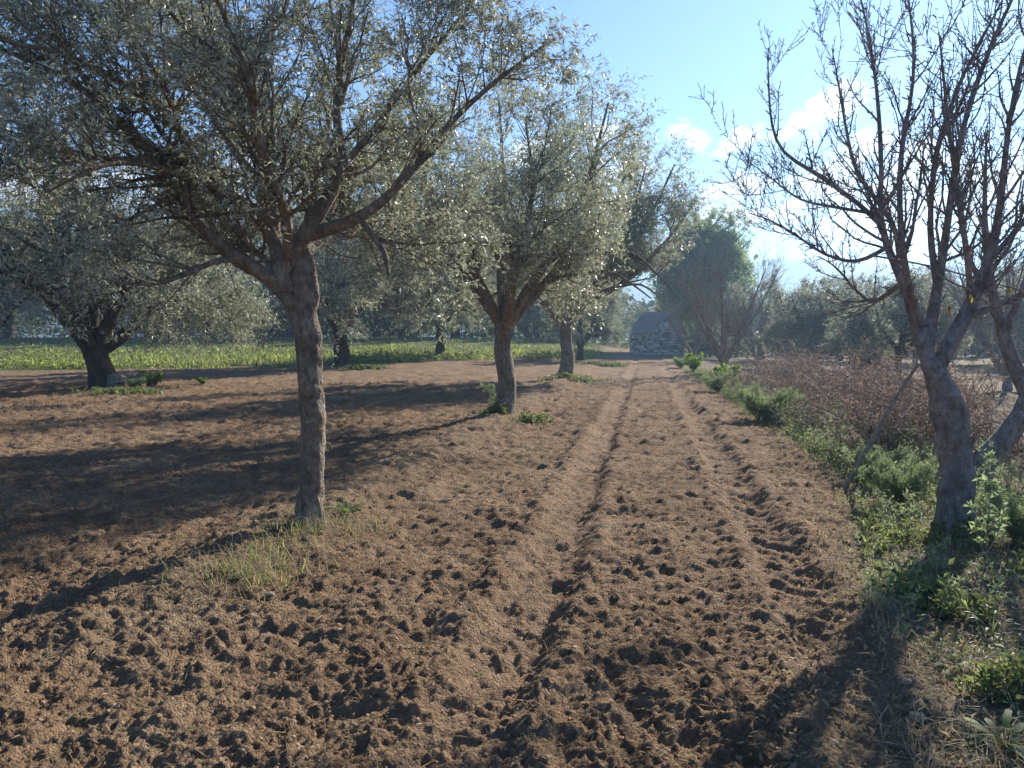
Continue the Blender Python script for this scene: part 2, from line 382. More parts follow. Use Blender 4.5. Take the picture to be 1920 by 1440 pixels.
def leaves_on(par, per, size, width, rng, spread=.9, droop=-.12, tmin=.1, fold=.35, jit=.25, one=False):
    P, R = par; M_, Kp = R.shape; n = M_*per
    who = np.repeat(np.arange(M_), per); t = tmin+(1-tmin)*rng.random(n)
    f = t*(Kp-1); i = np.minimum(f.astype(int), Kp-2); u = (f-i)[:, None]
    p0 = P[who, i]*(1-u)+P[who, i+1]*u; T = nrm(P[who, i+1]-P[who, i])
    rnd = rng.normal(size=(n, 3)); perp = nrm(rnd-(rnd*T).sum(1, keepdims=True)*T)
    d = nrm(T*rng.uniform(.25, 1.0, (n, 1)) + perp*spread + np.array((0, 0, droop)))
    side = nrm(np.cross(d, rng.normal(size=(n, 3)) + np.array((0, 0, 1.2)) )); nr = np.cross(side, d)
    s = (size*rng.uniform(1-jit*1.6, 1+jit, n))[:, None]; w = width*s/size
    bend = nr*s*rng.uniform(-.05, .16, (n, 1))
    if one:      # distant trees: one slim triangle per leaf
        V = np.stack([p0-side*w*.3, p0+d*s*.35+side*w*.7+bend, p0+d*s], 1)
        return V.reshape(-1, 3), np.arange(n*3).reshape(n, 3), np.repeat(rng.random(n), 3)
    fd = nr*w*fold
    V = np.stack([p0, p0+d*s*.45+side*w*.5+bend+fd, p0+d*s-bend*.6, p0+d*s*.45-side*w*.5+bend+fd], 1)
    q = np.arange(n*4).reshape(n, 4)
    tr = np.concatenate([q[:, [0, 1, 2]], q[:, [0, 2, 3]]])
    tone = np.repeat(rng.random(n), 4)
    return V.reshape(-1, 3), tr, tone
def merge_tubes(sets):
    Vs, Qs, o = [], [], 0
    for (P, R), s in sets:
        v, q = tubes(P, R, s); Vs.append(v); Qs.append(q+o); o += len(v)
    return np.concatenate(Vs), np.concatenate(Qs)
def knobbly(V, amp, sc, rng_off):
    """uneven bark: push verts around with smooth noise"""
    n = (fbm(V[:, 0]*sc+V[:, 2]*sc*.6+rng_off, V[:, 1]*sc+V[:, 2]*sc*1.1, 3, 3)-.5)
    m = (fbm(V[:, 1]*sc+7, V[:, 2]*sc+rng_off, 3, 9)-.5)
    V = V.copy(); V[:, 0] += amp*2*n; V[:, 1] += amp*2*m; return V

def trunk_mesh(name, pts, rad, mat, sides=26, K=44, flute=.14, seed=0, flare=.35, amp=.012, holes=()):
    """fluted, twisting trunk with root flare"""
    P, R = catmull(pts, rad, K)
    P = P[None]; th = np.arange(sides)/sides*2*math.pi
    T = nrm(np.gradient(P[0], axis=0)); A = nrm(np.cross(T, np.array((0., 1., 0.))+0*T)); B = np.cross(T, A)
    tt = np.linspace(0, 1, K)[:, None]; h = P[0][:, 2:3]-P[0][0, 2]
    tw = th[None] + 1.2*tt
    lob = flute*(np.sin(tw*3+seed)+.6*np.sin(tw*5+seed*2.3+tt*4)+.35*np.sin(tw*9+3*tt+seed))*(.55+.6*np.exp(-h/.35))
    lob = lob + .10*(vnoise(th[None]*2+seed*9+0*tt, h*7+0*th[None], seed)-.5)
    fl = 1+flare*np.exp(-h/.10)+.12*np.exp(-h/.4)
    r = R[:, None]*(1+lob)*fl
    for (ta, hz, wa, wh, dp) in holes:     # hollows and swollen lips around them
        e = np.sqrt((((th[None]-ta+math.pi)%(2*math.pi)-math.pi)/wa)**2+((h-hz)/wh)**2)
        r = r*(1-dp*np.exp(-e**4)+.35*dp*np.exp(-((e-1.35)/.35)**2))
    V = P[0][:, None]+r[..., None]*(np.cos(th)[None, :, None]*A[:, None]+np.sin(th)[None, :, None]*B[:, None])
    idx = np.arange(K*sides).reshape(K, sides); a, b = idx[:-1], idx[1:]
    q = np.stack([a, np.roll(a, -1, 1), np.roll(b, -1, 1), b], -1).reshape(-1, 4)
    V = V.reshape(-1, 3); V = knobbly(V, amp, 9, seed)
    top = len(V); V = np.concatenate([V, P[0][-1:]+T[-1:]*R[-1]*.5])
    last = idx[-1]; tri = np.stack([last, np.roll(last, -1), np.full(sides, top)], -1)
    return np_mesh(name, V, [q, tri], mat)

def branch_obj(name, sets, mat, parent, kn=.006):
    V, Q = merge_tubes(sets); return link(name, np_mesh(name, knobbly(V, kn, 7, 1), [Q], mat), parent)
def leaf_obj(name, lv, mat, parent):
    V, T, tone = lv; o = link(name, np_mesh(name, V, [T], mat, False, {'tone': ('FLOAT', tone)}), parent)
    o['kind'] = 'stuff'; return o
def cat_leaves(*a):
    V, T, t, o = [], [], [], 0
    for v, tr, tn in a: V.append(v); T.append(tr+o); t.append(tn); o += len(v)
    return np.concatenate(V), np.concatenate(T), np.concatenate(t)
def local(limbs, base): return [([np.asarray(p)-base for p in pts], r) for pts, r in limbs]
def pl(spec, r): # spec [(px,py,Y)...]
    return ([Wp(*s) for s in spec], r)

# ------------------------------------------------------------------ front olive (drawn limb by limb)
def front_olive():
    rng = np.random.default_rng(11)
    base = Gp(580, 985); Y = base[1]
    root = empty('olive_tree', base)
    tag(root, 'nearest olive tree with slender straight grey trunk at the left edge of the track', 'olive tree', 'olive trees of the grove')
    tp = [Wp(580,1000,Y), Wp(582,940,Y), Wp(586,860,Y), Wp(587,790,Y), Wp(580,710,Y), Wp(578,640,Y), Wp(572,580,Y), Wp(572,540,Y), Wp(570,505,Y), Wp(566,470,Y), Wp(560,440,Y)]
    tp = [p-base for p in tp]
    link('trunk', trunk_mesh('trunk', tp, [.098,.094,.092,.094,.096,.097,.097,.096,.088,.07,.05], M_bark, seed=2, flute=.08, sides=40, K=90, flare=.5, amp=.016, holes=[(4.4,.42,.30,.16,.5),(5.3,.95,.3,.2,.4),(4.0,1.05,.22,.12,.35),(4.9,1.75,.25,.08,.3),(5.6,.15,.3,.1,.35)]), root)
    y = Y
    limbs = [
     pl([(572,615,y),(545,560,y-.03),(505,520,y-.1),(450,488,y-.2),(405,445,y-.25),(365,428,y-.3),(350,395,y-.35),(345,350,y-.4)], [.07,.075,.066,.058,.05,.042,.032,.022]),
     pl([(450,488,y-.2),(405,488,y-.3),(350,515,y-.5),(290,535,y-.7),(220,530,y-.9)], [.035,.026,.02,.015,.01]),
     pl([(568,520,y),(556,470,y),(548,415,y+.05),(500,375,y),(430,350,y-.1),(367,328,y-.2),(300,290,y-.3),(250,250,y-.4),(200,193,y-.5),(143,150,y-.6),(0,90,y-.8)], [.10,.085,.07,.062,.06,.056,.048,.042,.034,.026,.012]),
     pl([(552,440,y),(540,380,y+.05),(525,300,y+.1),(510,217,y+.15),(490,170,y+.2),(460,140,y+.2),(500,77,y+.25),(540,20,y+.4),(560,-90,y+.5)], [.06,.058,.052,.045,.04,.035,.03,.025,.012]),
     pl([(460,140,y+.2),(400,100,y+.2),(330,40,y+.3),(260,-60,y+.4)], [.032,.028,.02,.012]),
     pl([(568,505,y),(590,460,y-.02),(625,400,y-.05),(650,345,y),(668,320,y+.05),(645,265,y+.1),(635,200,y+.1),(640,140,y+.1),(655,70,y+.2),(670,-60,y+.3)], [.09,.08,.068,.058,.05,.044,.04,.034,.028,.014]),
     pl([(600,462,y-.03),(650,440,y-.1),(690,437,y-.15),(720,400,y-.2),(760,365,y-.2),(800,300,y-.1),(870,205,y),(960,130,y+.1),(1040,70,y+.1)], [.065,.062,.055,.045,.036,.032,.026,.018,.009]),
     pl([(350,335,y-.2),(350,247,y-.35),(300,213,y-.5),(283,187,y-.55),(233,157,y-.6),(167,123,y-.8),(117,100,y-.9),(-20,70,y-1.1)], [.045,.042,.038,.035,.03,.024,.02,.012]),
     pl([(283,187,y-.55),(300,160,y-.5),(277,110,y-.5),(253,77,y-.5),(215,-20,y-.4)], [.03,.026,.022,.018,.01]),
     pl([(367,328,y-.2),(330,318,y-.4),(255,300,y-.7),(180,310,y-1.0),(90,360,y-1.2)], [.035,.03,.024,.016,.008]),
     pl([(570,510,y),(600,430,y+.5),(600,300,y+1.0),(630,200,y+1.4),(680,80,y+1.8)], [.05,.045,.036,.026,.012]),
     pl([(568,515,y),(560,420,y-.4),(500,300,y-.9),(470,150,y-1.2),(400,-20,y-1.4)], [.05,.044,.036,.026,.012]),
     pl([(668,320,y+.05),(720,250,y+.15),(790,130,y+.3),(860,40,y+.4),(930,-60,y+.5)], [.035,.03,.024,.016,.01]),
     pl([(690,437,y-.15),(725,480,y-.25),(728,520,y-.3)], [.03,.022,.012]),
     pl([(200,193,y-.5),(130,100,y-.3),(60,0,y-.1),(-10,-110,y)], [.03,.024,.016,.008]),
     pl([(300,290,y-.3),(200,300,y+.2),(90,270,y+.6),(-30,230,y+.9)], [.03,.024,.016,.008]),
     pl([(510,217,y+.15),(430,190,y+.7),(330,130,y+1.2),(240,30,y+1.5)], [.03,.026,.018,.008]),
     pl([(575,500,y),(640,455,y+.8),(740,430,y+1.7),(830,400,y+2.6),(900,380,y+3.2)], [.045,.04,.03,.02,.01]),
     pl([(575,480,y),(620,400,y+1.0),(700,330,y+2.0),(800,270,y+3.0),(880,220,y+3.4)], [.045,.04,.03,.02,.01]),
     pl([(570,520,y),(500,470,y+.9),(400,440,y+1.8),(300,420,y+2.6)], [.04,.034,.024,.01]),
     pl([(580,480,y),(520,400,y+.6),(430,260,y+1.1),(330,120,y+1.5),(220,20,y+1.8)], [.05,.045,.034,.024,.012]),
    ]
    limbs = [(p_, [q_*.86 for q_ in r_]) for p_, r_ in limbs]
    lm = manual(local(limbs, base), 16)
    cen = np.array((0, 0, 2.2))
    b1 = grow(lm, 410, 1.05, rng, 8, (25, 60), .07, .15, .18, (.3, .5), .022, .3, cen, 1.0, 1.0)
    b2 = grow(b1, 2100, .50, rng, 6, (25, 60), .03, .2, .1, (.4, .7), .008, .35)
    b3 = grow(b2, 7800, .30, rng, 3, (20, 60), -.05, .22, .1, (.4, .8), .0035, .4, rmin=.001)
    b3b = grow(b1, 2200, .30, rng, 3, (30, 70), -.03, .22, .1, (.3, .6), .003, .4, rmin=.001)
    def keep(a):   # the crown ends over the track and above the lower trunk
        P, R = a; e = P[:, -1]+base
        k = (e[:, 0] < 1.15 - .12*(5.5-e[:, 2])) & (e[:, 2] > 1.55)
        l = P[:, -1]; k &= ~((np.abs(l[:, 0]+.15) < 1.0) & (np.abs(l[:, 1]) < 1.3) & (l[:, 2] < 2.45))
        return P[k], R[k]
    b1, b2, b3, b3b = map(keep, (b1, b2, b3, b3b))
    branch_obj('branches', [(lm, 12), (b1, 6), (b2, 3)], M_bark, root)
    tw = branch_obj('twigs', [(b3, 3), (b3b, 3)], M_twig, root, .001); tw['kind'] = 'stuff'
    lv = cat_leaves(leaves_on(b3, 11, .052, .0105, rng), leaves_on(b3b, 9, .052, .0105, rng), leaves_on(b2, 4, .055, .0105, rng, tmin=.3))
    leaf_obj('foliage', lv, M_olive, root)
front_olive()

# ------------------------------------------------------------------ procedural olives
def olive(name, seed, H, tr, th, spread, nb=(90, 700, 4200), lf=11, size=.075, width=.019, mat_bark=None, mat_leaf=None, lean=(0, 0), nl=4, low=.75, split=0, limb_up=.55, trunk_pts=None, limbs_extra=None, sides=18, one=False, keepf=None):
    """H crown top, tr trunk radius, th trunk height, spread crown radius"""
    rng = np.random.default_rng(seed); mb = mat_bark or M_bark; ml = mat_leaf or M_olive
    root = empty(name)
    top = np.array((lean[0]*th, lean[1]*th, th))
    pts = trunk_pts or [np.zeros(3)-np.array((0, 0, .08)), top*.35+np.array((.04, 0, 0))*th, top*.7-np.array((.03, 0, 0))*th, top]
    link('trunk', trunk_mesh('trunk', pts, [tr*1.12, tr, tr*.93, tr*.98], mb, sides=sides, K=24, seed=seed, flute=.10, amp=tr*.08), root)
    top = np.asarray(pts[-1])
    limbs = []
    a0 = rng.random()*6.28
    for i in range(nl):
        a = a0+i*2*math.pi/nl+rng.uniform(-.3, .3); d = np.array((math.cos(a), math.sin(a), 0))
        s = spread*rng.uniform(.6, .85); hh = (H-th)*rng.uniform(.7, .95)
        p = [top-np.array((0, 0, tr*.8)), top+d*s*.22+np.array((0, 0, hh*.15)), top+d*s*.5+np.array((0, 0, hh*.38)), top+d*s*.72+np.array((0, 0, hh*.62)), top+d*s*.85+np.array((0, 0, hh*.9))]
        p = [p[0]]+[q+rng.normal(size=3)*s*.05 for q in p[1:]]
        limbs.append((p, [tr*.62, tr*.55, tr*.4, tr*.25, tr*.1]))
        # a lower, more horizontal limb from each
        s2 = spread*rng.uniform(.75, .95); a2 = a+rng.uniform(-.8, .8); d2 = np.array((math.cos(a2), math.sin(a2), 0))
        z2 = (H-th)*rng.uniform(.12, .35)
        limbs.append(([p[1], p[1]*.5+.5*(top+d2*s2*.5+np.array((0, 0, z2*1.3))), top+d2*s2*.75+np.array((0, 0, z2*1.2)), top+d2*s2+np.array((0, 0, z2*.5))], [tr*.35, tr*.28, tr*.17, tr*.07]))
    limbs.append(([top-np.array((0, 0, tr)), top+np.array((.05, .1, (H-th)*.4)), top+np.array((-.1, 0, (H-th)*.9))], [tr*.5, tr*.3, tr*.1]))
    if limbs_extra: limbs += limbs_extra
    lm = manual(limbs, 12)
    cen = top+np.array((0, 0, (H-th)*.25))
    b1 = grow(lm, nb[0], spread*.50, rng, 7, (30, 65), .04, .16, .25, (.3, .5), tr*.16, .3, cen, 1.1, .9)
    b2 = grow(b1, nb[1], spread*.24, rng, 6, (25, 65), .0, .2, .1, (.4, .7), tr*.06, .35, cen, .4, lt=.35)
    b3 = grow(b2, nb[2], spread*.14, rng, 4, (20, 65), -.10, .22, .1, (.4, .8), tr*.025, .4, lt=.3)
    def cut(a):
        P, R = a; k = P[:, -1, 2] > th*low
        if keepf: k &= keepf(P[:, -1])
        return P[k], R[k]
    b1, b2, b3 = cut(b1), cut(b2), cut(b3)
    branch_obj('branches', [(lm, 8), (b1, 5), (b2, 3)], mb, root)
    lv = cat_leaves(leaves_on(b3, lf, size, width, rng, one=one), leaves_on(b2, lf, size, width, rng, tmin=.3, one=one))
    leaf_obj('foliage', lv, ml, root)
    return root
def copy_tree(o, loc, rz, sc=1., label=None, group=None, name=None):
    c = o.copy(); S.collection.objects.link(c); c.location = loc; c.rotation_euler = (0, 0, rz)
    c.scale = sc if isinstance(sc, tuple) else (sc, sc, sc)
    if label: c['label'] = label
    if group: c['group'] = group
    for ch in o.children:
        d = ch.copy(); S.collection.objects.link(d); d.parent = c
        for g in ch.children:
            e = g.copy(); S.collection.objects.link(e); e.parent = d
    return c
def put(o, p, rz=0, sc=1.):
    o.location = p; o.rotation_euler = (0, 0, rz); o.scale = sc if isinstance(sc, tuple) else (sc,)*3
GR = 'olive trees of the grove'
V = lambda *a: np.array(a, float)

# second olive of the row beside the track
b = Gp(945, 775)
t2 = olive('olive_tree', 21, 6.6, .17, 1.75, 3.6, (210, 1400, 7600), 14, .085, .02, nl=6, low=.45, one=True, keepf=lambda e: e[:, 0] < 1.75+.45*np.maximum(e[:, 2]-2.6, 0))
put(t2, b, 0); tag(t2, 'second olive along the track with a feathery weed against its trunk', 'olive tree', GR)

# third olive of the row, tall, its limbs fanning to the right over the track
b3p = Gp(1062, 703)
t3 = olive('olive_tree', 33, 10.2, .25, 2.0, 4.3, (220, 1500, 8000), 15, .12, .030, nl=4, low=1.45, one=True, keepf=lambda e: e[:, 2] > 2.9+.35*np.maximum(e[:, 0], 0), limbs_extra=[
    ([V(0,0,1.7), V(.6,0,2.8), V(2.0,.2,4.2), V(3.3,.2,6.2), V(4.2,.3,8.2)], [.18,.16,.12,.08,.03]),
    ([V(.6,0,2.8), V(2.3,-.3,3.6), V(3.9,-.2,5.2), V(5.0,0,6.8)], [.13,.10,.07,.02]),
    ([V(.3,0,2.5), V(1.2,.3,4.6), V(2.0,.2,7.0), V(2.6,.2,9.0)], [.13,.10,.07,.02])])
put(t3, b3p, 0); tag(t3, 'tall olive with limbs fanning right over the track, third tree of the row', 'olive tree', GR)

# old V-shaped olive on the left
bo = Gp(190, 728)
tv = olive('olive_tree', 45, 9.0, .36, 1.3, 5.4, (210, 1500, 8200), 15, .12, .03, M_barkdark, nl=4, low=.75, one=True, limbs_extra=[
    ([V(-.1,0,.9), V(-.75,.1,2.3), V(-1.3,.1,3.8), V(-2.6,0,4.9), V(-4.2,0,5.6)], [.30,.26,.22,.16,.06]),
    ([V(.1,0,.8), V(.55,0,2.2), V(.95,.1,3.3), V(1.9,.2,4.6), V(3.0,.2,5.8)], [.26,.22,.19,.12,.04])],
    trunk_pts=[V(.12,0,-.1), V(0,0,.5), V(-.12,0,.9), V(-.2,0,1.35)])
put(tv, bo, 0); tag(tv, 'old dark olive on the left, trunk split in a V above a pale root burl', 'olive tree', GR)
def burl(parent):
    rng = np.random.default_rng(3); import bmesh
    bm = bmesh.new(); bmesh.ops.create_icosphere(bm, subdivisions=4, radius=1)
    v = np.array([x.co[:] for x in bm.verts]); 
    n = fbm(v[:,0]*2.4+v[:,2]*1.7+5, v[:,1]*2.4-v[:,2]*1.3+5, 4, 8)-.5
    v *= (1+.9*n)[:, None]; v = v*np.array((.27, .26, .24))+np.array((.62, -.25, .24))
    for x, c in zip(bm.verts, v): x.co = c
    me = bpy.data.meshes.new('root_burl'); bm.to_mesh(me); bm.free(); me.materials.append(bark_material('pale_burl_wood', (.10,.085,.07), (.33,.29,.24), (.50,.45,.38), la=.8))
    for p in me.polygons: p.use_smooth = True
    o = link('root_burl', me, parent); o['label'] = 'pale bleached root burl at the foot of the trunk'
burl(tv)

# middle distance olives of the left grove
b = Gp(640, 688)
tm = olive('olive_tree', 57, 8.8, .36, 1.7, 4.9, (140, 1100, 6000), 15, .16, .045, M_barkdark, M_olivefar, nl=5, low=.4, one=True)
put(tm, b, 1.0, 1.1); tag(tm, 'dark olive standing just right of the nearest trunk, in front of the meadow', 'olive tree', GR)
tb = olive('olive_tree', 68, 8.6, .30, 1.9, 4.8, (140, 1000, 5500), 15, .18, .052, M_barkdark, M_olivefar, nl=5, low=.35, lean=(.12, 0), one=True)
b = Gp(822, 668); put(tb, b, .4); tag(tb, 'olive with a leaning dark trunk between the two front trunks, at the meadow edge', 'olive tree', GR)
mids = [
 (tm, (1088, 675), 2.2, .60, 'small olive whose crown hangs low before the stone hut'),
 (tb, (0, 0, -52, 76), .2, 1.5, 'olive at the far left edge of the photo behind the meadow strip'),
 (tm, (0, 0, -42, 80), 2.8, 1.5, 'olive behind the meadow to the left of the old V-shaped trunk'),
 (tb, (0, 0, -33, 82), 4.1, 1.45, 'olive behind the meadow just right of the old V-shaped trunk'),
 (tm, (0, 0, -24, 80), 5.0, 1.45, 'silvery olive behind the meadow halfway between old olive and nearest trunk'),
 (tb, (0, 0, -15, 83), 1.2, 1.5, 'olive behind the meadow directly beyond the nearest trunk'),
 (tm, (0, 0, -6, 80), 3.9, 1.3, 'olive behind the meadow beyond the leaning dark trunk'),
 (tb, (0, 0, 2.0, 84), 2.6, 1.3, 'olive behind the second trunk of the row, far side of the field'),
 (tm, (0, 0, 7.5, 82), .8, 1.2, 'olive in the gap between second and third trunk of the row'),
 (tb, (0, 0, -62, 92), 5.6, 1.7, 'tall olive at the back, far left corner of the grove'),
 (tm, (0, 0, -46, 95), 1.6, 1.8, 'tall olive in the back row behind the left meadow'),
 (tb, (0, 0, -30, 98), 3.3, 1.8, 'tall olive in the back row above the middle of the meadow'),
 (tm, (0, 0, -14, 98), 4.4, 1.8, 'tall olive in the back row between meadow and hut'),
 (tb, (0, 0, 3, 100), .3, 1.7, 'tall olive closing the view behind the stone hut, on its left'),
]
for src, q, rz, sc, lab in mids:
    p = Gp(*q) if len(q) == 2 else np.array((q[2], q[3], ground_z(q[2], q[3])))
    copy_tree(src, p, rz, sc, lab, GR)

# right-hand far olives beyond the brush
right = [
 (tb, (1520, 690), 3.4, .62, 'grey olive with a slim leaning trunk right of the bare tree, far right field'),
 (tm, (1598, 694), 1.1, .58, 'grey olive immediately left of the yellow shrub'),
 (tb, (1680, 708), 5.2, .58, 'crooked olive immediately right of the yellow shrub'),
 (tm, (0, 0, 30, 52), 2.2, .72, 'far olive seen between the two main limbs of the near almond'),
 (tb, (0, 0, 25.5, 58), .9, .75, 'far olive in the row behind the yellow shrub'),
 (tm, (0, 0, 31.5, 45), 4.2, .75, 'far olive seen through the almond branches near the right edge'),
 (tb, (0, 0, 38, 52), 3.0, .8, 'far olive at the right edge of the photo'),
 (tm, (0, 0, 20, 60), 5.5, .72, 'far olive behind the bare tree of the verge, below the hills'),
 (tb, (0, 0, 31, 72), 1.5, .85, 'olive in the last row below the hills, behind the grey ones'),
 (tm, (0, 0, 42, 72), 2.5, .9, 'olive in the last row far right, beyond the near almond'),
 (tb, (0, 0, 52, 76), 3.5, 1.0, 'olive in the last row beyond the right edge almonds'),
]
GR2 = 'grey olives of the right-hand field'
for src, q, rz, sc, lab in right:
    p = Gp(*q) if len(q) == 2 else np.array((q[2], q[3], ground_z(q[2], q[3])))
    copy_tree(src, p, rz, sc, lab, GR2)

# ------------------------------------------------------------------ bare almonds
def spurs(par, n, rng, L=.05):
    return grow(par, n, L, rng, 3, (40, 80), .15, .3, .02, (.5, .8), .0052, 1.15, rmin=.0034, lt=.1)
def bare_tree(root, tr_me, limbs, rng, nb, L, tmat, bmat, upb=.10, r=(.014, .006), sp=2500, spL=.06, rmin=.002, ang=(22, 50), trunk_side=14, up1=None, filt=None):
    lm = manual(limbs, 16)
    b1 = grow(lm, nb[0], L[0], rng, 9, ang, upb if up1 is None else up1, .10, .2, (.35, .6), r[0], .3, lt=.4)
    b2 = grow(b1, nb[1], L[1], rng, 7, ang, upb*.8, .12, .1, (.4, .7), r[1], .4, rmin=rmin)
    b3 = grow(b2, nb[2], L[2], rng, 5, ang, upb*.6, .15, .1, (.5, .8), r[1]*.5, .5, rmin=rmin)
    if filt: b1, b2, b3 = map(filt, (b1, b2, b3))
    ss = [(b3, 3)]
    if sp:
        s1 = spurs(lm, sp//8, rng, spL*2); s2 = spurs(b1, sp//2, rng, spL); s3 = spurs(b2, sp//2, rng, spL*.8)
        ss += [(s1, 3), (s2, 3), (s3, 3)]
    branch_obj('branches', [(lm, trunk_side), (b1, 6), (b2, 4)], tmat, root)
    tw = branch_obj('twigs', ss, bmat, root, .001); tw['kind'] = 'stuff'
    return lm, b1, b2, b3
def near_almond():
    rng = np.random.default_rng(5)
    base = Gp(1782, 1000); y = base[1]
    root = empty('almond_tree', base); tag(root, 'large leafless almond in the right foreground with a stout forked trunk', 'almond tree', 'leafless almond trees beside the track')
    tp = [Wp(1785,1030,y), Wp(1788,960,y), Wp(1795,900,y), Wp(1790,830,y), Wp(1782,770,y), Wp(1765,720,y), Wp(1745,675,y)]
    link('trunk', trunk_mesh('trunk', [p-base for p in tp], [.145,.128,.122,.118,.122,.10,.075], M_alm, seed=7, flute=.10, flare=.35, sides=32, K=60, amp=.02, holes=[(4.6,.6,.4,.2,.3),(5.6,1.0,.3,.12,.25)]), root)
    L = [
     pl([(1750,700,y),(1725,640,y),(1715,580,y+.05),(1705,520,y+.1),(1680,500,y+.1),(1650,460,y+.1),(1645,410,y+.1),(1655,330,y+.1),(1650,240,y+.15),(1640,120,y+.2),(1610,-20,y+.2)], [.11,.10,.085,.065,.055,.05,.04,.032,.024,.016,.008]),
     pl([(1640,430,y+.1),(1600,385,y+.05),(1560,355,y),(1520,320,y),(1470,300,y-.05),(1445,250,y-.1),(1440,150,y-.1),(1440,90,y-.1)], [.036,.032,.028,.024,.019,.015,.01,.005]),
     pl([(1652,470,y+.1),(1600,500,y),(1540,480,y-.1),(1490,440,y-.15),(1440,410,y-.2),(1405,400,y-.2)], [.026,.021,.016,.013,.009,.005]),
     pl([(1620,410,y+.1),(1560,395,y),(1500,380,y),(1440,330,y),(1400,300,y)], [.02,.017,.013,.009,.004]),
     pl([(1775,770,y),(1800,700,y),(1830,640,y+.1),(1850,590,y+.1),(1870,500,y+.15),(1885,400,y+.2),(1890,250,y+.2),(1915,120,y+.3),(1960,-40,y+.3)], [.12,.105,.095,.08,.055,.045,.034,.022,.01]),
     pl([(1735,660,y),(1750,580,y+.1),(1765,500,y+.15),(1775,420,y+.2),(1790,320,y+.3),(1810,210,y+.3),(1860,80,y+.4),(1920,-50,y+.4)], [.09,.07,.058,.046,.04,.032,.024,.01]),
     pl([(1760,540,y+.15),(1745,460,y+.3),(1745,380,y+.4),(1755,280,y+.5),(1800,150,y+.6),(1880,0,y+.6)], [.05,.042,.036,.03,.02,.01]),
     pl([(1740,620,y),(1700,480,y-.25),(1690,380,y-.3),(1690,270,y-.35),(1720,150,y-.4),(1700,-30,y-.4)], [.05,.04,.033,.024,.015,.007]),
     pl([(1690,520,y+.1),(1680,420,y+.5),(1600,320,y+.7),(1580,200,y+.8),(1560,90,y+.8)], [.04,.034,.024,.015,.006]),
     pl([(1850,590,y+.1),(1830,480,y-.2),(1800,350,y-.3),(1780,230,y-.3),(1760,60,y-.3)], [.045,.035,.026,.018,.007]),
     pl([(1870,500,y+.15),(1930,420,y+.1),(1990,330,y+.1),(2060,200,y+.1)], [.045,.035,.024,.01]),
     pl([(1840,620,y+.1),(1940,560,y-.2),(2040,500,y-.4),(2140,400,y-.5)], [.05,.04,.026,.01]),
     pl([(1700,525,y+.1),(1640,570,y+.3),(1600,540,y+.5),(1570,500,y+.6),(1535,480,y+.6)], [.03,.025,.018,.012,.005]),
    ]
    L = [(p_, [q_*(.60 if q_ > .03 else .75) for q_ in r_]) for p_, r_ in L]
    # the left-hand limbs reach back over the verge
    L = [([EYE*V(0,0,1)+(p_-EYE*V(0,0,1))*(1+.16*min(1, max(0, (1690-(960+F*p_[0]/p_[1]))/250))) for p_ in pp], r_) for pp, r_ in L]
    bare_tree(root, None, local(L, base), rng, (210, 600, 500), (.85, .42, .20), M_alm, M_almtwig, .09, (.014, .0065), 5200, .045, rmin=.0028)
    # a few last yellow leaves hang on low twigs
    for i, (px, py) in enumerate([(1780,575),(1820,555),(1892,540)]):
        c = Wp(px, py, y-.4)-base; r2 = np.random.default_rng(i)
        v, tr, tn = leaves_on((np.stack([[c+V(0,0,.03), c]]), np.array([[.002,.001]])), 2, .075, .03, r2, spread=.2, droop=-1.5)
        o = link('yellow_leaf', np_mesh('yellow_leaf', v, [tr], M_yellow, False, {'tone': ('FLOAT', tn)}), root)
    # fine horizontal whips
    wh = manual(local([pl([(1640,480,y),(1760,500,y-.3),(1850,530,y-.5),(1990,560,y-.6)],[.008,.006,.005,.003]), pl([(1720,560,y-.1),(1800,565,y-.4),(1960,560,y-.6)],[.007,.005,.003])], base), 10)
    branch_obj('whip_twig', [(wh, 4)], M_almtwig, root, .002)
    return root, base
alm, almb = near_almond()

def second_almond():
    rng = np.random.default_rng(8)
    base = Gp(1868, 905); y = base[1]
    root = empty('almond_tree', base); tag(root, 'leafless tree whose thick trunk leans right beside the large forked almond', 'almond tree', 'leafless almond trees beside the track')
    tp = [Wp(1815,925,y), Wp(1850,860,y), Wp(1890,815,y), Wp(1920,770,y), Wp(1935,720,y)]
    link('trunk', trunk_mesh('trunk', [p-base for p in tp], [.13,.12,.11,.10,.08], M_alm, seed=9, flute=.08), root)
    L = [pl([(1930,740,y),(1900,690,y),(1880,620,y+.1),(1862,560,y+.1),(1850,480,y+.1),(1845,380,y+.2),(1850,250,y+.3)], [.09,.075,.06,.05,.04,.025,.01]),
         pl([(1935,740,y),(1960,640,y),(1990,520,y+.1),(2000,380,y+.1),(2010,200,y+.1)], [.09,.07,.05,.03,.01]),
         pl([(1880,620,y+.1),(1920,540,y+.3),(1950,430,y+.4),(1960,300,y+.4)], [.045,.035,.025,.01]),
         pl([(1862,560,y+.1),(1820,500,y+.4),(1800,420,y+.5),(1790,320,y+.5)], [.035,.028,.02,.008])]
    bare_tree(root, None, local(L, base), rng, (70, 260, 420), (.9, .45, .22), M_alm, M_almtwig, .09, (.013, .006), 1800, .05)
second_almond()

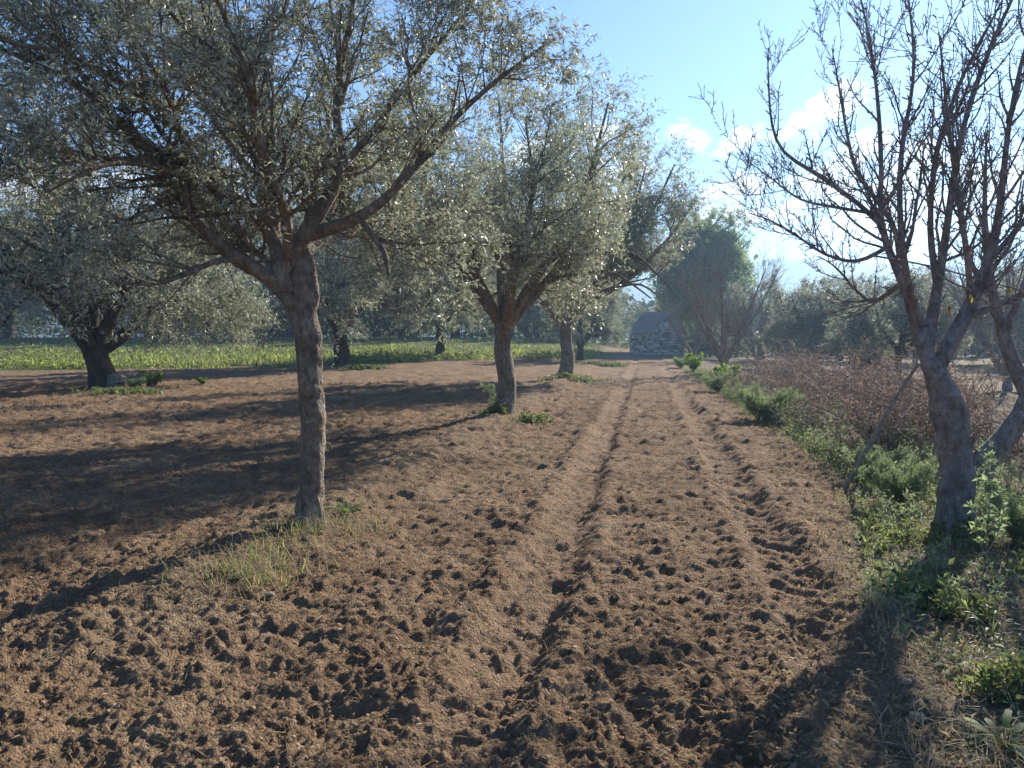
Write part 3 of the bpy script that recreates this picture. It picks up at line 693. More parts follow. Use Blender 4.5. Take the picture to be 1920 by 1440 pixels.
def generic_bare(name, seed, H, tr, n=6, sp=.55, nb=(90, 500, 1400), th=.5):
    rng = np.random.default_rng(seed); root = empty(name)
    link('trunk', trunk_mesh('trunk', [V(0,0,-.1), V(.03,0,th*.5), V(0,0,th)], [tr, tr*.9, tr*.9], M_alm, sides=12, K=12, seed=seed), root)
    L = []
    for i in range(n):
        a = i*2*math.pi/n+rng.uniform(-.3, .3); d = V(math.cos(a), math.sin(a)*.9, 0)
        s = H*sp*rng.uniform(.6, 1); h = H*rng.uniform(.7, 1)
        L.append(([V(0,0,th*.7), d*s*.25+V(0,0,th+h*.18), d*s*.6+V(0,0,th+h*.45)+rng.normal(size=3)*.1, d*s+V(0,0,h)], [tr*.6, tr*.5, tr*.3, tr*.08]))
    bare_tree(root, None, L, rng, nb, (H*.32, H*.2, H*.11), M_alm, M_almtwig, .06, (tr*.16, tr*.08), 0, rmin=.004)
    return root
ba = generic_bare('almond_tree', 91, 5.2, .16)
GB = 'leafless almond trees beside the track'
put(ba, Gp(1356, 700), .3, (1.0, 1.0, 1.0)); tag(ba, 'dark leafless tree with many stems in a V, on the verge right of the hut', 'almond tree', GB)
copy_tree(ba, Gp(1300, 677), 2.4, .95, 'leafless tree between the stone hut and the V-stemmed bare tree', GB)
copy_tree(ba, Gp(1418, 683), 4.0, .85, 'leafless tree right behind the V-stemmed bare tree of the verge', GB)
copy_tree(ba, np.array((19, 33, ground_z(19, 33))), 1.3, .9, 'bare tree in the right field seen through the near almond', GB)
copy_tree(ba, np.array((17.3, 26, ground_z(17.3, 26))), 5.3, .95, 'thin bare tree standing behind the leaning trunk near the right edge', GB)
copy_tree(ba, np.array((26, 48, ground_z(26, 48))), 3.3, 1.0, 'bare tree further out in the right field among the grey olives', GB)

# prop stick leaning against the near almond
def stick():
    a = Gp(1578, 915); bb = Wp(1722, 682, a[1]+.05)
    P, R = catmull([a-V(0,0,.06), a*.66+bb*.34+V(.03,0,.03), a*.33+bb*.67+V(-.02,0,.0), bb], [.026,.024,.022,.018], 14)
    o = branch_obj('prop_stick', [((P[None], R[None]), 8)], M_stick, None, .006)
    tag(o, 'long weathered stick leaning from the verge against the large almond', 'stick')
stick()

# ------------------------------------------------------------------ pine behind the hut
def pine():
    rng = np.random.default_rng(77); root = empty('pine_tree', Gp(1304, 668)*0+V(18.0, 72, 0))
    tag(root, 'tall bright green pine rising behind the bare trees right of the hut', 'pine tree')
    H = 13.4
    link('trunk', trunk_mesh('trunk', [V(0,0,-.1), V(.1,0,4), V(.3,0,8), V(.4,0,H-1)], [.32,.26,.18,.05], M_barkdark, sides=12, K=20, seed=4), root)
    L = []
    for i in range(34):
        z = 3.0+9.0*(i/33)**.9; a = i*2.4+rng.uniform(-.4, .4); d = V(math.cos(a), math.sin(a), 0)
        e = (z-3.0)/9.0; s = 5.0*math.sqrt(max(0, 1-(e*1.05-.25)**2/.72))*rng.uniform(.75, 1.05)+.3
        c = V(.1+.3*e, 0, z)
        L.append(([c, c+d*s*.4+V(0,0,s*.28), c+d*s*.8+V(0,0,s*.6), c+d*s+V(0,0,s*.85)], [.09*(1-.6*e), .06, .035, .015]))
    lm = manual(L, 8)
    b1 = grow(lm, 560, 1.3, rng, 6, (30, 60), .10, .15, .25, (.4, .7), .03, .4)
    b2 = grow(b1, 5200, .55, rng, 4, (25, 60), .06, .2, .1, (.4, .7), .012, .4)
    branch_obj('branches', [(lm, 5), (b1, 4), (b2, 3)], M_barkdark, root)
    n = 64000; u = nrm(rng.normal(size=(n, 3)))*(rng.random((n, 1))**.30)
    lob = fbm(u[:, 0]*3.2+9, u[:, 2]*3.2+u[:, 1]*2.4, 3, 33)
    k = (lob > .40) | (rng.random(n) < .25); u, lob = u[k], lob[k]; n = len(u)
    u = u*(.72+.62*lob)[:, None]
    c = u*V(4.3, 4.0, 5.1)*(1-.22*np.clip(u[:, 2:3], -1, 1)) + V(.3, 0, 8.2)
    d = nrm(u*.8+rng.normal(size=(n, 3))*.6+V(0, 0, .5)); sd = nrm(np.cross(d, rng.normal(size=(n, 3)))); sz = rng.uniform(.16, .36, (n, 1))
    Vp = np.stack([c-sd*sz*.22, c+sd*sz*.22, c+d*sz], 1).reshape(-1, 3)
    lv = cat_leaves(leaves_on(b2, 6, .26, .05, rng, spread=.9, droop=.1, one=True), (Vp, np.arange(n*3).reshape(n, 3), np.repeat(rng.random(n), 3)))
    leaf_obj('foliage', lv, M_pine, root)
pine()

# ------------------------------------------------------------------ shrubs
def shrub(name, seed, rx, ry, rz_, n, mat, size, width, stem_mat, twig=(40, 260), lf=10, up=.05):
    rng = np.random.default_rng(seed); root = empty(name)
    L = []
    for i in range(9):
        a = i*.7+rng.uniform(-.3, .3); s = rng.uniform(.3, .8); h = rng.uniform(.6, .95)
        L.append(([V(0,0,-.02), V(math.cos(a)*rx*s*.4, math.sin(a)*ry*s*.4, rz_*h*.4), V(math.cos(a)*rx*s, math.sin(a)*ry*s, rz_*h)], [size*.25, size*.18, size*.08]))
    lm = manual(L, 6)
    b1 = grow(lm, twig[0], rz_*.5, rng, 5, (25, 70), up, .2, .1, (.4, .7), size*.12, .4)
    b2 = grow(b1, twig[1], rz_*.25, rng, 4, (25, 70), up*.5, .2, .1, (.4, .7), size*.06, .4)
    branch_obj('stems', [(lm, 4), (b1, 3), (b2, 3)], stem_mat, root, .002)
    leaf_obj('foliage', cat_leaves(leaves_on(b2, lf, size, width, rng, spread=.8, droop=0), leaves_on(b1, lf, size, width, rng, spread=.8, droop=0)), mat, root)
    return root
ys = shrub('yellow_shrub', 5, 2.0, 1.4, 1.9, 0, M_yellow, .16, .09, M_brushstem, (60, 420), 12)
put(ys, Gp(1640, 692), 0, 1.1); tag(ys, 'yellow-leaved rounded shrub between two grey olives in the right field', 'shrub')
rs = shrub('autumn_bush', 6, 2.2, 1.8, 3.4, 0, M_rust, .14, .08, M_brushstem, (80, 600), 10, .1)
put(rs, V(15.3, 75, 0), 0, (1.3, 1.3, 1.35)); tag(rs, 'rusty yellow bush showing above the roof of the stone hut', 'bush')
gs = shrub('green_shrub', 7, .38, .3, .5, 0, M_weed, .07, .045, M_brushstem, (30, 110), 8, .05)
put(gs, Gp(288, 728), 0, 1.0); tag(gs, 'bright green leafy shrub beside the old V-shaped olive', 'shrub')
gs2 = copy_tree(gs, Gp(1360, 728), 1.7, 1.35, 'bright green shrub with dark leaves on the verge beside the dry bracken', None)
gs3 = copy_tree(gs, Gp(1300, 697), .6, 1.6, 'bright green shrub on the verge at the foot of the V-stemmed bare tree', None)
gs4 = copy_tree(gs, Gp(378, 722), 2.6, .5, 'tiny green plant on bare soil right of the green shrub', None)
gb = shrub('grey_green_bush', 12, .95, .75, .60, 0, M_sage, .045, .008, M_sage, (220, 1100), 9, .14)
put(gb, Gp(1425, 790), 0, 1.0); tag(gb, 'feathery grey-green bush at the bend of the verge, in front of the bracken', 'bush')
copy_tree(gb, Gp(1345, 735), 2.0, .9, 'feathery bush on the verge further up, level with the green shrub', None)
copy_tree(gb, Gp(1640, 905), 1.0, (.5,.5,.6), 'grey-green feathery bush behind the foot of the leaning stick', None)
copy_tree(gb, Gp(1700, 950), 3.0, (.5,.5,.7), 'grey-green feathery bush in front of the large almond trunk, left side', None)
copy_tree(gb, Gp(1690, 850), 4.2, (.8,.8,.7), 'grey-green feathery bush right of the stick under the low almond limb', None)
copy_tree(gb, Gp(1905, 1020), 5.0, (.45,.45,.62), 'grey-green feathery bush at the right edge beyond the leafy sapling', None)
copy_tree(gb, Gp(1275, 690), 5.0, .9, 'feathery bush on the verge nearest the stone hut', None)
copy_tree(gb, Gp(250, 731), 1.0, (.5,.5,.6), 'wispy grey grass tuft between the root burl and the green shrub', None)

# ------------------------------------------------------------------ stone hut
def hut():
    import bmesh
    rng = np.random.default_rng(4)
    w, l, he, ha = 3.3, 3.9, 2.1, 3.85
    corner = V(12.55, 66, 0); th = math.radians(24)
    root = empty('stone_hut', (corner[0], corner[1], ground_z(12.5, 66)-.05), th)
    tag(root, 'small dry-stone hut with pitched tile roof at the end of the track', 'hut')
    # local axes: x along the gable (to the right), y away; gable at y=0
    def courses(name, length, top_at, axis, mat, holes=()):
        bm = bmesh.new(); z = 0.
        while z < ha:
            ch = rng.uniform(.14, .30); x = -rng.uniform(0, .2)
            while x < length:
                cw = rng.uniform(.2, .6); x0, x1 = max(x, 0), min(x+cw, length); xm = (x0+x1)/2
                zt = min(z+ch, top_at(xm)); hid = any(a < xm < b_ and c < z+ch/2 < d for a, b_, c, d in holes)
                if x1-x0 > .06 and zt-z > .05 and not hid:
                    d = rng.uniform(.0, .05); g = .014
                    cs = [(x0+g, -.0-d, z+g), (x1-g, -.0-d+rng.uniform(-.02,.02), z+g+rng.uniform(-.01,.01)), (x1-g, -d, zt-g), (x0+g, -d+rng.uniform(-.02,.02), zt-g)]
                    v = [bm.verts.new(c) for c in cs]+[bm.verts.new((c[0], .12, c[2])) for c in cs]
                    for f in ((0,1,2,3), (1,5,6,2), (3,2,6,7), (4,0,3,7), (5,4,7,6), (0,4,5,1)): bm.faces.new([v[i] for i in f])
                x += cw
            z += ch
        me = bpy.data.meshes.new(name); bm.to_mesh(me); bm.free(); me.materials.append(mat); return me
    m, t = new_mat('hut_stone'); co = objco(t)
    gi = nn(t, 'ShaderNodeNewGeometry'); pi_ = gi.outputs['Random Per Island']
    c = ramp(t, mth(t, 'ADD', mth(t, 'MULTIPLY', noise(t, 3.2, 6, .8, co), .4), mth(t, 'MULTIPLY', pi_, .6)), [(.2, (.15,.14,.13)), (.5, (.45,.43,.39)), (.75, (.70,.68,.63))])
    out_(t, pbsdf(t, c, .9, .15, bump(t, noise(t, 14, 5, .7, co), .5, .03)))
    gable = link('wall', None, root); bpy.data.objects.remove(gable)
    gtop = lambda x: he+(ha-he)*(1-abs(x-w/2)/(w/2))
    g = link('gable_wall', courses('gable_wall', w, gtop, 0, m, [(1.0, 1.2, 1.25, 1.6), (1.85, 2.05, 1.2, 1.65)]), root)
    s = link('side_wall', courses('side_wall', l, lambda x: he, 1, m), root); s.rotation_euler = (0, 0, -math.pi/2); s.location = (0, l, 0)
    s2 = link('side_wall', s.data, root); s2.rotation_euler = (0, 0, math.pi/2); s2.location = (w, 0, 0)
    g2 = link('gable_wall', g.data, root); g2.rotation_euler = (0, 0, math.pi); g2.location = (w, l, 0)
    for o in (g, s, s2, g2): o['kind'] = 'stuff'
    # solid core behind the joints
    md = plain('dark_joint_mortar', (.05,.045,.04), (.09,.08,.07), 8)
    a = .06
    cv = [(a,a,0),(w-a,a,0),(w-a,a,he),(w/2,a,ha-a),(a,a,he),(a,l-a,0),(w-a,l-a,0),(w-a,l-a,he),(w/2,l-a,ha-a),(a,l-a,he)]
    me = bpy.data.meshes.new('wall_core'); me.from_pydata(cv, [], [(0,1,2,3,4),(9,8,7,6,5),(1,6,7,2),(5,0,4,9),(0,5,6,1)]); me.materials.append(md); link('wall_core', me, root)
    # roof: two pitches of overlapping barrel tiles
    mt = plain('old_roof_tile', (.22,.18,.16), (.46,.40,.36), 5)
    sl = math.atan2(ha-he, w/2); run = (w/2+.18)/math.cos(sl)
    for sd in (-1, 1):
        bm = bmesh.new(); nt_ = int(l/.19)
        for i in range(nt_+1):
            for j in range(5):
                x0 = j*run/5; x1 = x0+run/5+.06; yy = i*.19-.05; lift = .05+rng.uniform(0,.025)
                pr = []
                for xx, rr_, zz in ((x0, .085, lift-.015), (x1, .10, lift+.02)):
                    for a_ in np.linspace(0, math.pi, 6): pr.append(bm.verts.new((xx, yy+math.cos(a_)*rr_, zz+math.sin(a_)*rr_*.75)))
                for k in range(5): bm.faces.new((pr[k], pr[k+1], pr[k+7], pr[k+6]))
        for a_ in ((0,-.15,-.0),):
            v = [bm.verts.new(c) for c in ((0,-.12,0),(run,-.12,0),(run,l+.12,0),(0,l+.12,0),(0,-.12,.05),(run,-.12,.05),(run,l+.12,.05),(0,l+.12,.05))]
            for f in ((0,3,2,1),(4,5,6,7),(0,1,5,4),(1,2,6,5),(2,3,7,6),(3,0,4,7)): bm.faces.new([v[i] for i in f])
        me = bpy.data.meshes.new('roof_tiles'); bm.to_mesh(me); bm.free(); me.materials.append(mt)
        r = link('roof_tiles', me, root); r['kind'] = 'stuff'; r.location = (w/2, 0 if sd > 0 else l, ha+.01)
        r.rotation_euler = (0, sl, 0) if sd > 0 else (0, sl, math.pi)
hut()

# ------------------------------------------------------------------ hills, far treeline
def hills():
    m, t = new_mat('wooded_hill'); co = objco(t)
    c = ramp(t, noise(t, .02, 8, .7, co), [(.35, (.04,.06,.03)), (.6, (.06,.085,.045)), (.75, (.12,.115,.07))])
    out_(t, pbsdf(t, c, .9, .1, bump(t, noise(t, .12, 6, .7, co), .8, 6)))
    def ridge(name, prof, Y, depth, seed):
        xs = np.array([p[0] for p in prof]); zs = np.array([p[1] for p in prof])
        X = np.linspace(xs[0], xs[-1], 260); Z = np.interp(X, xs, zs)
        for _ in range(10): Z[1:-1] = .25*Z[:-2]+.5*Z[1:-1]+.25*Z[2:]
        D = np.linspace(0, 1, 40); XX, DD = np.meshgrid(X, D)
        ZZ = Z[None]*np.sin(DD*math.pi*.95)**1.2; YY = Y-depth/2+DD*depth
        ZZ = ZZ+(fbm(XX.ravel()/60, YY.ravel()/60, 5, seed)-.5).reshape(XX.shape)*14*np.sin(DD*math.pi) - 1
        nr, nc = XX.shape; i = np.arange(nr-1)[:, None]*nc+np.arange(nc-1)[None]
        q = np.stack([i, i+1, i+nc+1, i+nc], -1).reshape(-1, 4)
        me = np_mesh(name, np.stack([XX.ravel(), YY.ravel(), ZZ.ravel()], -1), [q], m); tag(link(name, me), kind='structure')
    Y = 1000
    def p(px, py): w = Wp(px, py, Y); return (w[0], w[2]+3)
    ridge('hills', [(-1400, 20), (-500, 45), (0, 60)]+[p(1250,520), p(1340,500), p(1400,489), p(1450,486), p(1500,488), p(1560,492), p(1620,490), p(1700,497), p(1800,505), p(1950,500)]+[(1100, 70), (2000, 20)], Y, 500, 3)
    # valley wood: one mass of far tree crowns under the hills
    rng = np.random.default_rng(9)
    import bmesh
    nt_ = 520; Yy = rng.uniform(125, 330, nt_); X = rng.uniform(-.5, 1.0, nt_)*Yy; hgt = rng.uniform(5, 10.5, nt_); wd = hgt*rng.uniform(.28, .5, nt_)
    n = 50000; who = rng.integers(0, nt_, n); u = nrm(rng.normal(size=(n, 3)))*(rng.random((n, 1))**.33)
    u = u*(1+.5*(fbm(u[:, 0]*3+who*7., u[:, 2]*3+u[:, 1]*2+who, 2, 3)-.5))[:, None]
    c = np.stack([X[who]+u[:, 0]*wd[who], Yy[who]+u[:, 1]*wd[who], hgt[who]*(.5+.5*u[:, 2])+Yy[who]*.022-2.2], -1)
    d = nrm(rng.normal(size=(n, 3))+V(0,0,.4)); sd = nrm(np.cross(d, rng.normal(size=(n, 3)))); sz = rng.uniform(.7, 2.0, (n, 1))
    V_ = np.stack([c-sd*sz*.35, c+sd*sz*.35, c+d*sz], 1).reshape(-1, 3); q = np.arange(n*3).reshape(n, 3); tone = np.repeat(.3*rng.random(n)+.6*hsh(who, who*3, 5), 3)
    me = np_mesh('far_wood', V_, [q], leaf_material('far_wood_foliage', (.06,.08,.045), (.08,.10,.06), (.10,.13,.04), .15, .7, .1), False, {'tone': ('FLOAT', tone)})
    tag(link('far_wood', me), 'distant dark wood filling the valley below the blue hills', 'wood', kind='stuff')
hills()

def thicket():
    rng = np.random.default_rng(19)
    mt = leaf_material('thicket_foliage', (.07,.085,.05), (.13,.14,.10), (.16,.18,.07), .25, .6, .2)
    for name, lab, xr, yr, hr, nb_ in (('thicket', 'dark scrub closing the view under the tall olives beyond the left meadow', (-92, 18), (92, 108), (4, 8.5), 130),
                             ('thicket', 'grey scrub along the far side of the right-hand field below the hills', (17, 100), (66, 90), (1.6, 3.6), 120)):
        X = rng.uniform(*xr, nb_); Yy = rng.uniform(*yr, nb_); hgt = rng.uniform(*hr, nb_); wd = hgt*rng.uniform(.6, 1.0, nb_)
        n = 50000; who = rng.integers(0, nb_, n); u = nrm(rng.normal(size=(n, 3)))*(rng.random((n, 1))**.33)
        u = u*(1+.7*(fbm(u[:, 0]*3+who*7., u[:, 2]*3+u[:, 1]*2+who, 2, 3)-.5))[:, None]
        c = np.stack([X[who]+u[:, 0]*wd[who], Yy[who]+u[:, 1]*wd[who], hgt[who]*(.42+.55*u[:, 2])+terrain(X, Yy)[who]], -1)
        d = nrm(rng.normal(size=(n, 3))+V(0,0,.4)); sd = nrm(np.cross(d, rng.normal(size=(n, 3)))); sz = rng.uniform(.18, .55, (n, 1))
        V_ = np.stack([c-sd*sz*.35, c+sd*sz*.35, c+d*sz], 1).reshape(-1, 3); q = np.arange(n*3).reshape(n, 3)
        tag(leaf_obj(name, (V_, q, np.repeat(.4*rng.random(n)+.5*hsh(who, who*3, 5), 3)), mt, None), lab, 'scrub')
thicket()

# ------------------------------------------------------------------ grasses, weeds, litter (uncountable)
def blades(pts, H, Wd, rng, lean=.5, tone=None):
    n = len(pts); a = rng.random(n)*2*math.pi; d = np.stack([np.cos(a), np.sin(a), 0*a], -1); sd = np.stack([-np.sin(a), np.cos(a), 0*a], -1)
    h = (H*rng.uniform(.5, 1.3, n))[:, None]; l = (lean*rng.uniform(.2, 1.4, n))[:, None]; w = (Wd*rng.uniform(.7, 1.3, n))[:, None]
    z = V(0, 0, 1)
    V_ = np.stack([pts-sd*w*.5, pts+sd*w*.5, pts+z*h*.6+d*h*l*.35+sd*w*.35, pts+z*h*.6+d*h*l*.35-sd*w*.35, pts+z*h*(1-.35*l)+d*h*l], 1)
    q = np.arange(n*5).reshape(n, 5)
    T = np.concatenate([q[:, [0,1,2]], q[:, [0,2,3]], q[:, [3,2,4]]])
    return V_.reshape(-1, 3), T, np.repeat(rng.random(n) if tone is None else tone, 5)
def on_ground(x, y):
    z = soil_height(x, y)[0]; return np.stack([x, y, z-.01], -1)
def clumps(cx_, cy_, n, sig, rng):
    i = rng.integers(0, len(cx_), n); return cx_[i]+rng.normal(size=n)*sig, cy_[i]+rng.normal(size=n)*sig
def scatter():
    rng = np.random.default_rng(123)
    # meadow on the left
    n = 44000; y = 37+44*rng.random(n)**1.3; x = rng.uniform(-.75, .12, n)*y
    k = (y > meadow_e(x)+3.5*(fbm(x/2.5, y/2.5, 2, 71)-.5)+.7*rng.normal(size=n)) & (x-.1*y < 1.5) & (fbm(x/1.5, y/1.5, 3, 55) > .36); x, y = x[k], y[k]
    hgt = .24*(.08+1.9*sstep(.3,.75,fbm(x/1.3, y/1.3, 3, 66)))*(1-.5*sstep(45, 60, y-meadow_e(x)+40))
    P = np.stack([x, y, terrain(x, y)-.02], -1)
    v = blades(P, hgt*1.15, .05, rng, .8)
    tag(leaf_obj('meadow_grass', v, M_meadow, None), 'bright green rough grass strip behind the left olives', 'grass')
    n = 3200; y = 36+20*rng.random(n); x = rng.uniform(-.75, .1, n)*y; k = (y > meadow_e(x)-.6) & (x-.1*y < 1.0) & (fbm(x/1.8, y/1.8, 3, 155) > .5); x, y = x[k], y[k]
    P = np.stack([x, y, terrain(x, y)], -1); st = (np.stack([P, P+V(0,0,.12), P+V(0,0,.3)+rng.normal(size=P.shape)*.1], 1), np.full((len(P), 3), .002))
    tag(leaf_obj('meadow_weeds', leaves_on(st, 9, .16, .09, rng, spread=1.1, droop=.2), M_meadow, None), 'leafy weed clumps scattered in the meadow strip', 'weeds')
    n = 15000; y = 38+44*rng.random(n); x = rng.uniform(-.75, .12, n)*y; k = (y > meadow_e(x)+4) & (x-.1*y < 1.5); x, y = x[k], y[k]
    v = blades(np.stack([x, y, terrain(x, y)-.02], -1), .22, .03, rng, 1.0)
    tag(leaf_obj('dry_meadow_grass', v, M_dry, None), 'pale straw-coloured grass on the far side of the meadow strip', 'grass')
    # verge grass to the right of the tilled strip
    n = 52000; y = 3+34*rng.random(n)**1.7; off = np.abs(rng.normal(size=n))*.8+rng.normal(size=n)*.12
    x = verge_e(y)+.10+off; d = fbm(x*1.6, y*1.6, 3, 77); k = (d > .44+.16*sstep(8, 4, y)+.12*rng.normal(size=n)) ; x, y = x[k], y[k]
    h = (.04+.20*fbm(x*.9, y*.9, 3, 88))*(.3+.7*sstep(4, 10, y))
    tag(leaf_obj('verge_grass', blades(on_ground(x, y), h, .006, rng, .8), M_grass, None), 'green grass and low weeds along the right edge of the track', 'grass')
    n = 30000; y = 2.6+40*rng.random(n)**1.8; x = verge_e(y)+.2+3.0*rng.random(n)**1.3; k = (fbm(x*1.7, y*1.7, 3, 177) > .46) & ((y > 5) | (rng.random(n) < .45)); x, y = x[k], y[k]
    tag(leaf_obj('dry_verge_grass', blades(on_ground(x, y), .12, .004, rng, 1.3), M_dry, None), 'dry straw stalks mixed into the right-hand verge', 'dry grass')
    # leafy groundcover of the verge
    n = 9000; y = 3.2+26*rng.random(n)**1.5; x = verge_e(y)+.15+1.6*rng.random(n); k = fbm(x*1.6, y*1.6, 3, 277) > .55; x, y = x[k], y[k]
    P = on_ground(x, y); st = (np.stack([P, P+V(0,0,.05)+rng.normal(size=P.shape)*.02, P+V(0,0,.12)+rng.normal(size=P.shape)*.04], 1), np.full((len(P), 3), .002))
    tag(leaf_obj('groundcover_weeds', leaves_on(st, 6, .05, .025, rng, spread=1.0, droop=.3), M_grass, None), 'small leafy weeds carpeting the right verge around the almond', 'weeds')
    # fine-leaved herbs standing in the verge
    n = 1000; y = 4.0+18*rng.random(n)**1.3; x = verge_e(y)+.15+1.7*rng.random(n)**1.2; k = fbm(x*1.5, y*1.5, 3, 377) > .40; x, y = x[k], y[k]; n = len(x)
    P = on_ground(x, y); hh = (rng.uniform(.18, .52, n)*(.3+.7*sstep(5, 7.5, y)))[:, None]; d = nrm(rng.normal(size=(n, 3))*V(.35,.35,0)+V(0,0,1))
    st = (np.stack([P, P+d*hh*.5, P+d*hh+rng.normal(size=(n, 3))*.05], 1), np.repeat(np.array([[.004,.003,.0015]]), n, 0))
    side = grow(st, n*5, .16, rng, 4, (30, 60), .05, .12, .2, (.5, .8), .002, .5)
    root = empty('verge_herbs'); tag(root, 'grey-green fine-leaved herbs between the tilled strip and the dry bracken', 'herbs', kind='stuff')
    branch_obj('stems', [(st, 3)], M_sage if False else M_brushstem, root, .001)['kind'] = 'stuff'
    leaf_obj('foliage', leaves_on(side, 11, .035, .008, rng, spread=.8, droop=0, one=True), M_sage, root)
    # a few tall dry stalks by the nearest trunk
    # fallen leaves and twigs on the verge
    n = 16000; y = 2.4+11*rng.random(n)**1.5; x = verge_e(y)-.35+2.6*rng.random(n); P = on_ground(x, y)+V(0,0,.015)
    st = (np.stack([P, P+.02*rng.normal(size=P.shape)*V(1,1,.25)], 1), np.full((n, 2), .001))
    tag(leaf_obj('leaf_litter', leaves_on(st, 1, .032, .013, rng, spread=1.0, droop=0, jit=.5), M_dry, None), 'dry fallen leaves and debris on the ground under the large almond', 'leaf litter')
    # tufts at the feet of the row trees
    spots = [Gp(470,1075), Gp(520,1045), Gp(560,1010), Gp(420,1090), Gp(500,1060), Gp(600,1000), Gp(640,985), Gp(440,1082)]
    cxs = np.array([s[0] for s in spots]); cys = np.array([s[1] for s in spots])
    x, y = clumps(cxs, cys, 1000, .16, rng); k = fbm(x*7, y*7, 2, 31) > .48; x, y = x[k], y[k]
    tag(leaf_obj('grass_tuft', blades(on_ground(x, y), .13, .0045, rng, 1.2), M_meadow, None), 'grass and weeds at the foot of the nearest olive trunk', 'grass')
    x, y = clumps(np.append(cxs, [Gp(650,1000)[0], Gp(680,985)[0]]), np.append(cys, [Gp(650,1000)[1], Gp(680,985)[1]]), 900, .2, rng)
    tag(leaf_obj('dry_grass_tuft', blades(on_ground(x, y), .17, .004, rng, 1.2), M_dry, None), 'dry stalks among the weeds at the nearest olive trunk', 'dry grass')
    for (px, py, w, lab) in [(960,785,.5,'green weeds around the foot of the second olive'), (1070,712,.9,'green grass patch at the foot of the third olive'),
                             (1130,686,1.1,'green grass patch under the small olive before the hut'), (680,692,1.0,'green grass patch at the foot of the dark middle olive'),
                             (830,672,1.1,'green grass patch at the foot of the leaning dark olive'), (230,738,1.0,'sparse green grass around the old V-shaped olive')]:
        g = Gp(px, py); n = 1400; x = g[0]+rng.normal(size=n)*w*.5; y = g[1]+rng.normal(size=n)*w*.35; kk = fbm(x*3, y*3, 2, 5) > .42; x, y = x[kk], y[kk]; n = len(x)
        P = on_ground(x, y); 
        v1 = blades(P, .09+.004*g[1], .006+.0009*g[1], rng, .8)
        st = (np.stack([P[:400], P[:400]+V(0,0,.05), P[:400]+V(0,0,.13)+rng.normal(size=P[:400].shape)*.03], 1), np.full((len(P[:400]), 3), .002))
        v2 = leaves_on(st, 4, .05+.0016*g[1], .03, rng, spread=1., droop=.3)
        tag(leaf_obj('weed_patch', cat_leaves(v1, v2), M_grass, None), lab, 'weeds')
    # straw and dead leaves lying on the tilled soil
    n = 18000; y = 2.3+16*rng.random(n)**1.9; x = rng.uniform(-.8, .72, n)*y; P = on_ground(x, y)+V(0,0,.012)
    a = rng.random(n)*6.28; d = np.stack([np.cos(a), np.sin(a), .5*rng.normal(size=n)], -1); L_ = (.02+.09*rng.random(n)**3)[:, None]
    sd = nrm(np.cross(d, rng.normal(size=(n, 3)))); w = .0022
    Q = np.stack([P-d*L_*.5, P+sd*w+V(0,0,.004), P+d*L_*.5, P-sd*w+V(0,0,.004)], 1).reshape(-1, 3); q = np.arange(n*4).reshape(n, 4)
    tag(leaf_obj('straw_litter', (Q, np.concatenate([q[:, [0,1,2]], q[:, [0,2,3]]]), np.repeat(rng.random(n), 4)), M_dry, None), 'bits of straw and dead stalk scattered over the tilled soil', 'litter')
scatter()

